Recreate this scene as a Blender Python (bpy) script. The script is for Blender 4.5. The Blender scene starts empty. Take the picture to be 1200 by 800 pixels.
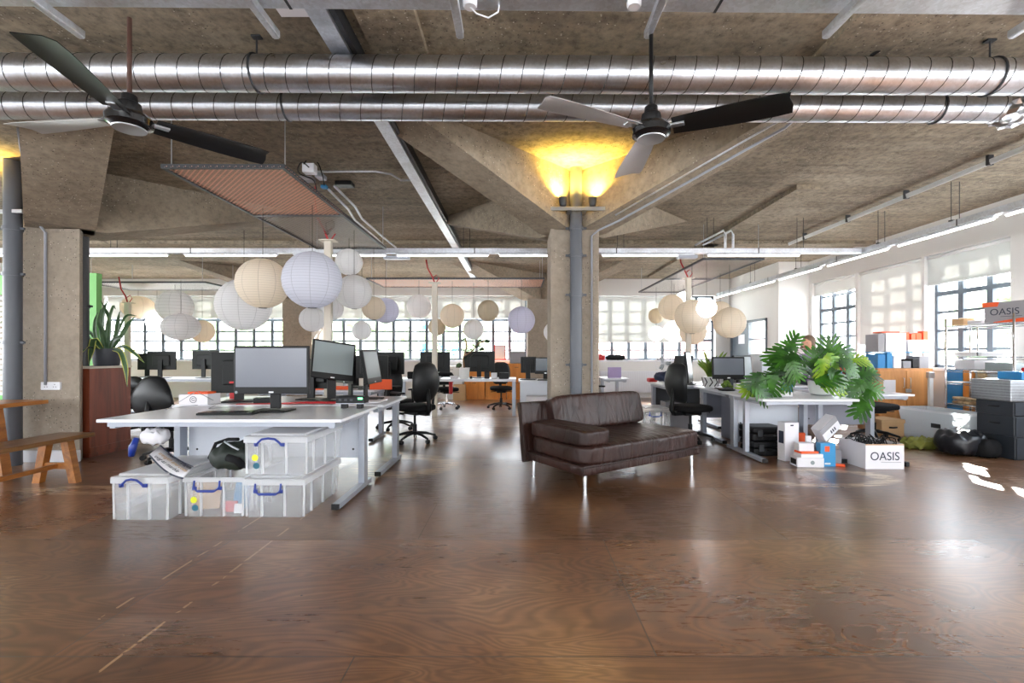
import bpy, bmesh, math, random
from mathutils import Vector, Matrix, Euler
random.seed(7)
C = bpy.context.scene.collection
PI = math.pi
F, VX, HY, H = 560.0, 607.0, 415.0, 1.22
def G(px, py, Z=0.0):
    Y = F*(H-Z)/(py-HY); return Vector(((px-VX)*Y/F, Y, Z))
WORLD, SUN, EXPO = 4.0, 22., 1.7
def D(px, py, Y):
    return Vector(((px-VX)*Y/F, Y, H-(py-HY)*Y/F))
# ------------------------------------------------------------------ materials
def new_mat(name):
    m = bpy.data.materials.new(name); m.use_nodes = True
    nt = m.node_tree; b = nt.nodes['Principled BSDF']; return m, nt, b
def N(nt, typ, **kw):
    n = nt.nodes.new(typ)
    for k, v in kw.items():
        if k in n.inputs: n.inputs[k].default_value = v
        else: setattr(n, k, v)
    return n
def L(nt, a, b): nt.links.new(a, b)
def c4(c): return (c[0], c[1], c[2], 1)
def srgb(r, g, b):
    f = lambda v: (v/255/12.92) if v/255 <= .04045 else ((v/255+.055)/1.055)**2.4
    return (f(r), f(g), f(b))
def mat(name, col, rough=.5, metal=0., var=.12, scale=8., bump=0., spec=.5, coat=0.):
    m, nt, b = new_mat(name)
    tc = N(nt, 'ShaderNodeTexCoord'); nz = N(nt, 'ShaderNodeTexNoise', Scale=scale, Detail=5.)
    L(nt, tc.outputs['Object'], nz.inputs['Vector'])
    mx = N(nt, 'ShaderNodeMix', data_type='RGBA')
    mx.inputs[6].default_value = c4([max(0, v*(1-var)) for v in col]); mx.inputs[7].default_value = c4([min(1, v*(1+var)) for v in col])
    L(nt, nz.outputs['Fac'], mx.inputs[0]); L(nt, mx.outputs[2], b.inputs['Base Color'])
    b.inputs['Roughness'].default_value = rough; b.inputs['Metallic'].default_value = metal
    b.inputs['Specular IOR Level'].default_value = spec; b.inputs['Coat Weight'].default_value = coat
    if bump:
        bp = N(nt, 'ShaderNodeBump', Strength=bump, Distance=.01); L(nt, nz.outputs['Fac'], bp.inputs['Height']); L(nt, bp.outputs[0], b.inputs['Normal'])
    return m
def ramp(nt, stops):
    r = nt.nodes.new('ShaderNodeValToRGB'); e = r.color_ramp.elements
    while len(e) > 1: e.remove(e[-1])
    e[0].position = stops[0][0]; e[0].color = c4(stops[0][1])
    for p, c in stops[1:]:
        k = e.new(p); k.color = c4(c)
    return r
def mixc(nt, fac, a, b, mode='MIX'):
    n = N(nt, 'ShaderNodeMix', data_type='RGBA', blend_type=mode)
    for i, v in ((0, fac), (6, a), (7, b)):
        if hasattr(v, 'is_linked') or hasattr(v, 'links'): L(nt, v, n.inputs[i])
        else: n.inputs[i].default_value = v if i == 0 else c4(v)
    return n.outputs[2]
def math_(nt, op, a, b=0., c=0.):
    n = N(nt, 'ShaderNodeMath', operation=op)
    for i, v in enumerate((a, b, c)):
        if hasattr(v, 'links'): L(nt, v, n.inputs[i])
        else: n.inputs[i].default_value = v
    return n.outputs[0]
def concrete(name, dark, mid, light, boards=True, gloss=.85, k=1.):
    m, nt, b = new_mat(name)
    tc = N(nt, 'ShaderNodeTexCoord'); v = tc.outputs['Object']
    n1 = N(nt, 'ShaderNodeTexNoise', Scale=.9, Detail=8., Roughness=.62); L(nt, v, n1.inputs['Vector'])
    n2 = N(nt, 'ShaderNodeTexNoise', Scale=14., Detail=6., Roughness=.7); L(nt, v, n2.inputs['Vector'])
    r1 = ramp(nt, [(.3, dark), (.5, mid), (.72, light)]); L(nt, n1.outputs['Fac'], r1.inputs[0])
    r2 = ramp(nt, [(.3, (1-.55*k,1-.57*k,1-.59*k)), (.5, (.97,.97,.97)), (.7, (1+.35*k,1+.32*k,1+.26*k))]); L(nt, n2.outputs['Fac'], r2.inputs[0])
    col = mixc(nt, 1., r1.outputs[0], r2.outputs[0], 'MULTIPLY')
    # streaks left by formwork boards
    if boards:
        mp = N(nt, 'ShaderNodeMapping'); mp.inputs['Scale'].default_value = (.5, 6.5, 1); mp.inputs['Rotation'].default_value = (0,0,.05); L(nt, v, mp.inputs['Vector'])
        n3 = N(nt, 'ShaderNodeTexNoise', Scale=1., Detail=3.); L(nt, mp.outputs[0], n3.inputs['Vector'])
        r3 = ramp(nt, [(.35, (.78,.76,.74)), (.5, (1,1,1)), (.65,(1.12,1.1,1.06))]); L(nt, n3.outputs['Fac'], r3.inputs[0])
        col = mixc(nt, .8, col, r3.outputs[0], 'MULTIPLY')
    # aggregate specks and blow holes
    vo = N(nt, 'ShaderNodeTexVoronoi', Scale=38.); L(nt, v, vo.inputs['Vector'])
    n4 = N(nt, 'ShaderNodeTexNoise', Scale=2.2, Detail=3.); L(nt, v, n4.inputs['Vector'])
    msk = math_(nt, 'MULTIPLY', math_(nt, 'LESS_THAN', vo.outputs['Distance'], .2), math_(nt, 'GREATER_THAN', n4.outputs['Fac'], .5))
    sel = N(nt, 'ShaderNodeSeparateColor'); L(nt, vo.outputs['Color'], sel.inputs[0])
    m1 = math_(nt, 'MULTIPLY', msk, math_(nt, 'GREATER_THAN', sel.outputs[0], .72))
    m2 = math_(nt, 'MULTIPLY', msk, math_(nt, 'LESS_THAN', sel.outputs[0], .38))
    col = mixc(nt, math_(nt,'MULTIPLY',m1,.75), col, (.62,.56,.47))
    col = mixc(nt, math_(nt,'MULTIPLY',m2,.85), col, (.035,.024,.016))
    L(nt, col, b.inputs['Base Color']); b.inputs['Roughness'].default_value = gloss
    bp = N(nt, 'ShaderNodeBump', Strength=.5, Distance=.012); L(nt, n2.outputs['Fac'], bp.inputs['Height']); L(nt, bp.outputs[0], b.inputs['Normal'])
    return m
M = {}
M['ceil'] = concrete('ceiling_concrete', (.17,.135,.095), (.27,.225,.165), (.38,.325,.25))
M['conc'] = concrete('column_concrete', (.26,.22,.175), (.31,.262,.21), (.36,.305,.25), boards=False, k=.35)
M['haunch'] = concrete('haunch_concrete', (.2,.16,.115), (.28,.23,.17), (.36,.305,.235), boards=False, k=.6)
def floor_mat():
    m, nt, b = new_mat('plywood_floor')
    tc = N(nt, 'ShaderNodeTexCoord'); v = tc.outputs['Object']
    sp = N(nt, 'ShaderNodeSeparateXYZ'); L(nt, v, sp.inputs[0])
    cb = N(nt, 'ShaderNodeCombineXYZ'); L(nt, math_(nt,'ADD',sp.outputs[0],24.4-.56), cb.inputs[0]); L(nt, math_(nt,'ADD',sp.outputs[1],12.2-3.15), cb.inputs[1])
    br = N(nt, 'ShaderNodeTexBrick', Scale=1.); br.offset = .5
    for k, x in (('Mortar Size', .0035), ('Brick Width', 2.44), ('Row Height', 1.22), ('Mortar Smooth', .2)): br.inputs[k].default_value = x
    br.inputs['Color1'].default_value = c4((.72,.72,.72)); br.inputs['Color2'].default_value = c4((1.2,1.2,1.2)); br.inputs['Mortar'].default_value = c4((.22,.2,.2))
    L(nt, cb.outputs[0], br.inputs['Vector'])
    # ply grain: stretched, warped contour rings
    mp = N(nt, 'ShaderNodeMapping'); mp.inputs['Scale'].default_value = (.55, 1.9, 1); L(nt, v, mp.inputs['Vector'])
    nb = N(nt, 'ShaderNodeTexNoise', Scale=1.1, Detail=3., Distortion=1.1); L(nt, mp.outputs[0], nb.inputs['Vector'])
    ring = math_(nt, 'SINE', math_(nt, 'MULTIPLY', nb.outputs['Fac'], 170.))
    nf = N(nt, 'ShaderNodeTexNoise', Scale=7., Detail=8., Roughness=.7); mp2 = N(nt, 'ShaderNodeMapping'); mp2.inputs['Scale'].default_value=(.7,5.,1); L(nt, v, mp2.inputs['Vector']); L(nt, mp2.outputs[0], nf.inputs['Vector'])
    nl = N(nt, 'ShaderNodeTexNoise', Scale=.75, Detail=5., Roughness=.6); L(nt, v, nl.inputs['Vector'])
    base = ramp(nt, [(.3, srgb(78,48,29)), (.5, srgb(116,79,52)), (.7, srgb(156,118,84))]); L(nt, nl.outputs['Fac'], base.inputs[0])
    g = math_(nt, 'MULTIPLY_ADD', ring, .2, 1.)
    g2 = math_(nt, 'MULTIPLY_ADD', nf.outputs['Fac'], .7, .65)
    gg = math_(nt, 'MULTIPLY', g, g2)
    cg = N(nt, 'ShaderNodeCombineColor'); [L(nt, gg, cg.inputs[i]) for i in range(3)]
    col = mixc(nt, 1., base.outputs[0], cg.outputs[0], 'MULTIPLY')
    col = mixc(nt, 1., col, br.outputs['Color'], 'MULTIPLY')
    # worn rings where chair castors have scraped the stain off
    ns = N(nt, 'ShaderNodeTexNoise', Scale=5.5, Detail=7., Roughness=.7); L(nt, mp2.outputs[0], ns.inputs['Vector'])
    wear = None
    for (cx, cy, rx, ry, wd) in ((-1.24,5.27,.52,.5,.2), (2.95,4.75,.8,.36,.12), (.0,9.0,1.5,.9,.5), (-1.0,7.6,1.0,.6,.35), (-3.9,4.3,.5,.12,.3)):
        dx = math_(nt,'DIVIDE',math_(nt,'SUBTRACT',sp.outputs[0],cx),rx); dy = math_(nt,'DIVIDE',math_(nt,'SUBTRACT',sp.outputs[1],cy),ry)
        r = math_(nt,'SQRT',math_(nt,'ADD',math_(nt,'MULTIPLY',dx,dx),math_(nt,'MULTIPLY',dy,dy)))
        k = math_(nt,'SUBTRACT',1.,math_(nt,'DIVIDE',math_(nt,'ABSOLUTE',math_(nt,'SUBTRACT',r,.85)),wd*1.6))
        k = math_(nt,'MAXIMUM',k,0.)
        wear = k if wear is None else math_(nt,'MAXIMUM',wear,k)
    wm = math_(nt,'MULTIPLY',wear, math_(nt,'MULTIPLY_ADD',ns.outputs['Fac'],16.,-7.0)); wm = N(nt,'ShaderNodeClamp').outputs[0] if False else math_(nt,'MINIMUM',math_(nt,'MAXIMUM',wm,0.),.75)
    col = mixc(nt, wm, col, srgb(205,176,138))
    # scratches along old sheet joints on the left
    seam = None
    for x0, ya, yb in ((-1.61,1.7,3.7), (-1.93,2.2,4.0), (-2.6,4.3,4.4)):
        s = math_(nt,'LESS_THAN',math_(nt,'ABSOLUTE',math_(nt,'SUBTRACT',sp.outputs[0],x0)),.007)
        s = math_(nt,'MULTIPLY',s, math_(nt,'MULTIPLY',math_(nt,'GREATER_THAN',sp.outputs[1],ya),math_(nt,'LESS_THAN',sp.outputs[1],yb)))
        seam = s if seam is None else math_(nt,'MAXIMUM',seam,s)
    nn = N(nt,'ShaderNodeTexNoise',Scale=9.,Detail=4.); L(nt,v,nn.inputs['Vector'])
    seam = math_(nt,'MULTIPLY',seam,math_(nt,'MULTIPLY',math_(nt,'GREATER_THAN',nn.outputs['Fac'],.48),.7))
    col = mixc(nt, seam, col, srgb(196,160,120))
    vo = N(nt,'ShaderNodeTexVoronoi',Scale=3.1); L(nt,v,vo.inputs['Vector'])
    dots = math_(nt,'LESS_THAN',vo.outputs['Distance'],.022)
    col = mixc(nt, dots, col, (.02,.012,.01))
    L(nt, col, b.inputs['Base Color'])
    rr = math_(nt,'MULTIPLY_ADD',nf.outputs['Fac'],.13,math_(nt,'MULTIPLY_ADD',nl.outputs['Fac'],.22,.17)); sg = N(nt,'ShaderNodeSeparateColor'); L(nt, br.outputs['Color'], sg.inputs[0]); rr = math_(nt,'ADD',rr,math_(nt,'MULTIPLY_ADD',sg.outputs[0],-.22,.2))
    L(nt, rr, b.inputs['Roughness']); L(nt, math_(nt,'MULTIPLY',rr,.75), b.inputs['Coat Roughness'])
    b.inputs['Specular IOR Level'].default_value = .6; b.inputs['Coat Weight'].default_value = .55; b.inputs['Coat Roughness'].default_value = .3; b.inputs['Coat IOR'].default_value = 1.6
    bp = N(nt,'ShaderNodeBump',Strength=.06,Distance=.006); L(nt,gg,bp.inputs['Height']); L(nt,bp.outputs[0],b.inputs['Normal'])
    return m
M['floor'] = floor_mat()
def wood(name, c1, c2, scale=(14,1,14), rough=.4, coat=0.):
    m, nt, b = new_mat(name); tc = N(nt,'ShaderNodeTexCoord'); mp = N(nt,'ShaderNodeMapping'); mp.inputs['Scale'].default_value = scale
    L(nt, tc.outputs['Object'], mp.inputs['Vector']); n = N(nt,'ShaderNodeTexNoise',Scale=1.,Detail=8.,Roughness=.65,Distortion=.7); L(nt,mp.outputs[0],n.inputs['Vector'])
    r = ramp(nt,[(.3,c1),(.55,c2),(.75,[min(1,x*1.25) for x in c2])]); L(nt,n.outputs['Fac'],r.inputs[0]); L(nt,r.outputs[0],b.inputs['Base Color'])
    b.inputs['Roughness'].default_value = rough; b.inputs['Coat Weight'].default_value = coat; return m
M['bench'] = wood('bench_wood', srgb(120,70,26), srgb(176,112,50), (10,1.5,10), .35)
M['bench_dark'] = wood('bench_seat_wood', srgb(88,58,28), srgb(134,94,52), (12,1.2,12), .3)
M['redwood'] = wood('cabinet_redwood', srgb(82,36,20), srgb(130,62,38), (9,9,.8), .45)
M['beech'] = wood('beech_laminate', srgb(176,116,62), srgb(206,146,88), (6,6,.7), .45)
M['orangewood'] = wood('warm_orange_wood', srgb(196,116,40), srgb(224,146,62), (5,5,.8), .45)
M['log'] = wood('raw_timber', srgb(150,120,84), srgb(206,180,140), (4,14,14), .8)
def galv(name, base=.55, rough=.28):
    m, nt, b = new_mat(name); tc = N(nt,'ShaderNodeTexCoord'); n = N(nt,'ShaderNodeTexNoise',Scale=5.,Detail=6.); L(nt,tc.outputs['Object'],n.inputs['Vector'])
    v = N(nt,'ShaderNodeTexVoronoi',Scale=55.); L(nt,tc.outputs['Object'],v.inputs['Vector'])
    s = N(nt,'ShaderNodeSeparateColor'); L(nt,v.outputs['Color'],s.inputs[0])
    k = math_(nt,'ADD',math_(nt,'MULTIPLY',n.outputs['Fac'],.35),math_(nt,'MULTIPLY',s.outputs[0],.1)); r = ramp(nt,[(.05,(base*.7,base*.71,base*.74)),(.4,(base*1.2,base*1.26,base*1.36))]); L(nt,k,r.inputs[0])
    L(nt,r.outputs[0],b.inputs['Base Color']); b.inputs['Metallic'].default_value = 1.
    L(nt, math_(nt,'MULTIPLY_ADD',n.outputs['Fac'],.25,rough-.1), b.inputs['Roughness']); return m
M['galv'] = galv('galvanised_steel', .74, .4); M['duct'] = galv('duct_steel', .62, .3)
M['chrome'] = mat('chrome', (.8,.8,.82), .12, 1., .03)
M['steel'] = mat('brushed_steel', (.55,.57,.6), .3, 1., .1)
M['leather'] = None
def leather():
    m, nt, b = new_mat('brown_leather'); tc = N(nt,'ShaderNodeTexCoord')
    n = N(nt,'ShaderNodeTexNoise',Scale=3.,Detail=5.); L(nt,tc.outputs['Object'],n.inputs['Vector'])
    r = ramp(nt,[(.3,srgb(34,19,16)),(.7,srgb(58,34,28))]); L(nt,n.outputs['Fac'],r.inputs[0]); L(nt,r.outputs[0],b.inputs['Base Color'])
    b.inputs['Roughness'].default_value = .4; b.inputs['Specular IOR Level'].default_value = .36
    mp = N(nt,'ShaderNodeMapping'); mp.inputs['Scale'].default_value=(9,3,2.2); mp.inputs['Rotation'].default_value=(0,0,.4); L(nt,tc.outputs['Object'],mp.inputs['Vector'])
    w = N(nt,'ShaderNodeTexNoise',Scale=1.,Detail=2.,Distortion=1.3); L(nt,mp.outputs[0],w.inputs['Vector'])
    f = N(nt,'ShaderNodeTexNoise',Scale=90.,Detail=3.); L(nt,tc.outputs['Object'],f.inputs['Vector'])
    hgt = math_(nt,'ADD',w.outputs['Fac'],math_(nt,'MULTIPLY',f.outputs['Fac'],.05))
    bp = N(nt,'ShaderNodeBump',Strength=.55,Distance=.05); L(nt,hgt,bp.inputs['Height']); L(nt,bp.outputs[0],b.inputs['Normal']); return m
M['leather'] = leather()
M['white'] = mat('white_laminate', srgb(222,224,230), .3, 0, .02)
M['whitewall'] = mat('white_wall_paint', srgb(222,222,220), .7, 0, .02, 3)
M['panel'] = mat('pale_panel', srgb(214,218,226), .45, 0, .02)
M['greypanel'] = mat('grey_panel', srgb(132,134,146), .5, 0, .03)
M['silver'] = mat('silver_paint', srgb(168,173,184), .35, .3, .03)
M['black'] = mat('black_plastic', srgb(14,14,16), .45, 0, .15, 20, 0, .3)
M['blackgloss'] = mat('black_gloss', srgb(18,18,20), .18, 0, .1)
M['blackfab'] = mat('black_fabric', srgb(22,22,24), .8, 0, .25, 60, .2, .2)
M['blackleather'] = mat('black_leatherette', srgb(24,26,28), .4, 0, .15, 12, .1, .35)
M['screen'] = mat('screen_grey', srgb(112,116,126), .25, 0, .05, 3)
M['screenlight'] = mat('screen_pale', srgb(140,150,152), .25, 0, .05, 3)
M['screendark'] = mat('screen_blue_grey', srgb(58,70,80), .2, 0, .08, 3)
M['monback'] = mat('monitor_back', srgb(30,32,32), .5, 0, .1, 6, 0, .3)
M['pipegrey'] = mat('grey_drain_pipe', srgb(82,86,94), .42, 0, .06, 4)
M['pipedark'] = mat('dark_drain_pipe', srgb(62,64,68), .5, 0, .06, 4)
M['frame'] = mat('window_frame_paint', srgb(88,98,108), .45, 0, .04)
M['framewhite'] = mat('blind_rail', srgb(225,228,228), .45, 0, .02)
M['green'] = mat('green_paint', srgb(120,186,108), .6, 0, .04)
M['blue'] = mat('blue_plastic', srgb(26,52,140), .35, 0, .05)
M['skyblue'] = mat('sky_blue_card', srgb(52,142,196), .5, 0, .08)
M['teal'] = mat('teal_print', srgb(40,100,120), .5)
M['yellow'] = mat('yellow_print', srgb(220,224,40), .5)
M['orange'] = mat('orange_card', srgb(236,90,36), .5, 0, .08)
M['red'] = mat('red_card', srgb(200,40,44), .5, 0, .08)
M['card'] = mat('brown_cardboard', srgb(196,160,118), .75, 0, .08, 10)
M['cardwhite'] = mat('white_card', srgb(226,224,228), .6, 0, .04, 8)
M['cardgrey'] = mat('grey_card', srgb(150,148,152), .6, 0, .08, 8)
M['cream'] = mat('cream_pole', srgb(206,198,184), .5, 0, .04)
M['rust'] = mat('rusted_rod', srgb(70,44,34), .7, 0, .4, 40)
M['copper'] = mat('copper_mesh', srgb(240,184,154), .5, .1, .15, 10)
M['meshgrey'] = mat('grey_mesh', srgb(140,132,124), .45, .3, .1, 10)
M['darkmetal'] = mat('dark_metal', srgb(58,60,64), .45, .4, .08)
M['blade'] = mat('fan_blade_dark', srgb(16,16,17), .4, 0, .1, 8, 0, .25)
M['bladesilver'] = mat('fan_blade_metal', srgb(190,190,192), .38, .7, .05)
M['potgrey'] = mat('charcoal_pot', srgb(66,68,76), .5, 0, .08)
M['potwhite'] = mat('white_pot', srgb(238,238,236), .3, 0, .02)
M['soil'] = mat('soil', srgb(60,44,34), .9, 0, .3, 40, .4)
M['leaf'] = None
def leafmat(name, c1, c2, stripe=None):
    m, nt, b = new_mat(name); tc = N(nt,'ShaderNodeTexCoord'); n = N(nt,'ShaderNodeTexNoise',Scale=6.,Detail=3.); L(nt,tc.outputs['Object'],n.inputs['Vector'])
    r = ramp(nt,[(.3,c1),(.7,c2)]); L(nt,n.outputs['Fac'],r.inputs[0]); L(nt,r.outputs[0],b.inputs['Base Color']); b.inputs['Roughness'].default_value=.35
    t = N(nt,'ShaderNodeBsdfTranslucent'); L(nt,r.outputs[0],t.inputs[0]); mx = N(nt,'ShaderNodeMixShader'); mx.inputs[0].default_value=.3
    o = nt.nodes['Material Output']; L(nt,b.outputs[0],mx.inputs[1]); L(nt,t.outputs[0],mx.inputs[2]); L(nt,mx.outputs[0],o.inputs[0]); return m
M['leaf'] = leafmat('philodendron_leaf', srgb(18,58,22), srgb(76,136,38))
M['leafyellow'] = leafmat('young_leaf', srgb(90,150,36), srgb(170,196,60))
M['leafdark'] = leafmat('snake_leaf', srgb(44,78,46), srgb(90,120,80))
M['leafedge'] = leafmat('yellow_leaf_margin', srgb(200,200,90), srgb(220,214,110))
M['leafrubber'] = leafmat('rubber_leaf', srgb(50,70,50), srgb(90,110,80))
M['leafspike'] = leafmat('spiky_leaf', srgb(90,130,44), srgb(150,176,80))
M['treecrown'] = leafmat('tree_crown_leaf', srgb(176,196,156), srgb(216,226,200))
def translucent(name, col, trans=.5, transp=0., rough=.6, ribs=0):
    m, nt, b = new_mat(name); b.inputs['Base Color'].default_value = c4(col); b.inputs['Roughness'].default_value = rough
    if ribs:
        tc = N(nt,'ShaderNodeTexCoord'); s = N(nt,'ShaderNodeSeparateXYZ'); L(nt,tc.outputs['Generated'],s.inputs[0])
        f = math_(nt,'FRACT',math_(nt,'MULTIPLY',s.outputs[2],ribs)); k = math_(nt,'LESS_THAN',f,.12)
        ax = math_(nt,'ARCTAN2',math_(nt,'SUBTRACT',s.outputs[1],.5),math_(nt,'SUBTRACT',s.outputs[0],.5))
        f2 = math_(nt,'FRACT',math_(nt,'MULTIPLY',ax,10/(2*PI))); k2 = math_(nt,'LESS_THAN',f2,.03)
        kk = math_(nt,'MAXIMUM',math_(nt,'MULTIPLY',k,.4),math_(nt,'MULTIPLY',k2,.55))
        colo = mixc(nt, kk, col, [x*.45 for x in col]); L(nt,colo,b.inputs['Base Color'])
    else: colo = None
    t = N(nt,'ShaderNodeBsdfTranslucent'); t.inputs[0].default_value = c4(col)
    if colo: L(nt,colo,t.inputs[0])
    mx = N(nt,'ShaderNodeMixShader'); mx.inputs[0].default_value=trans; o = nt.nodes['Material Output']
    L(nt,b.outputs[0],mx.inputs[1]); L(nt,t.outputs[0],mx.inputs[2]); out = mx.outputs[0]
    if transp:
        tp = N(nt,'ShaderNodeBsdfTransparent'); m2 = N(nt,'ShaderNodeMixShader'); m2.inputs[0].default_value = transp; L(nt,out,m2.inputs[1]); L(nt,tp.outputs[0],m2.inputs[2]); out = m2.outputs[0]
    L(nt,out,o.inputs[0]); return m
PAPER = {'white': translucent('white_lantern_paper',(.95,.95,.96),.62,ribs=22), 'blue': translucent('cool_lantern_paper',(.82,.84,.92),.55,ribs=20),
 'cream': translucent('cream_lantern_paper',(.95,.87,.75),.58,ribs=22), 'tan': translucent('tan_lantern_paper',(.74,.66,.52),.5,ribs=20), 'grey': translucent('grey_lantern_paper',(.9,.9,.92),.6,ribs=10),
 'lavender': translucent('lavender_lantern_paper',(.82,.82,.95),.6,ribs=18)}
M['plastic'] = translucent('clear_storage_plastic',(.95,.96,.98),.4,.76,.2)
M['plasticrib'] = translucent('clear_plastic_rib',(.92,.93,.95),.4,.45,.3)
M['blind'] = translucent('blind_fabric',(.74,.74,.72),.2,.0,.8)
M['sheer'] = translucent('sheer_blind_fabric',(.66,.68,.66),.16,.06,.8)
def glassmat():
    m, nt, b = new_mat('window_glass'); tp = N(nt,'ShaderNodeBsdfTransparent'); g = N(nt,'ShaderNodeBsdfGlossy',Roughness=.03); 
    mx = N(nt,'ShaderNodeMixShader'); mx.inputs[0].default_value = .04; L(nt,tp.outputs[0],mx.inputs[1]); L(nt,g.outputs[0],mx.inputs[2]); L(nt,mx.outputs[0],nt.nodes['Material Output'].inputs[0]); return m
M['glass'] = glassmat()
def emit(name, col, s):
    m, nt, b = new_mat(name); b.inputs['Base Color'].default_value = c4(col); b.inputs['Emission Color'].default_value = c4(col); b.inputs['Emission Strength'].default_value = s; return m
M['tube'] = emit('fluorescent_tube', (1,.98,.94), 2.2); M['led'] = emit('green_led', (.1,.9,.3), 3.); M['lamp'] = emit('yellow_lamp', (1,.72,.15), 10.)
M['cable_red'] = mat('red_cable', srgb(176,30,36), .45); M['cable_grey'] = mat('grey_cable', srgb(150,150,156), .5)
M['skin'] = mat('skin', srgb(214,160,132), .5, 0, .05); M['hair'] = mat('brown_hair', srgb(120,98,80), .6, 0, .3, 60, .4)
M['shirt'] = mat('lilac_shirt', srgb(168,150,190), .8, 0, .1); M['jeans'] = mat('dark_trousers', srgb(50,56,74), .8, 0, .15)
M['greenbag'] = mat('dark_green_cloth', srgb(30,38,32), .6, 0, .2, 15, .4); M['blackbag'] = mat('black_plastic_bag', srgb(28,30,36), .3, 0, .2, 9, .9)
M['olive'] = mat('olive_cloth', srgb(122,124,52), .8, 0, .45, 14, .6); M['navy'] = mat('navy_cloth', srgb(46,56,84), .8, 0, .3, 12, .5)
M['ink'] = mat('dark_ink', srgb(40,46,66), .5); M['brick'] = mat('pale_brick', srgb(206,160,150), .8, 0, .1, 2)
M['tarmac'] = mat('pale_ground', srgb(190,190,184), .9, 0, .1, 1)
M['bin'] = mat('blue_crate', srgb(40,130,190), .4, 0, .06); M['slate'] = mat('slate_crate', srgb(46,52,60), .45, 0, .1)
M['wire'] = mat('bright_wire', srgb(176,180,184), .25, .8, .05)
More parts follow.
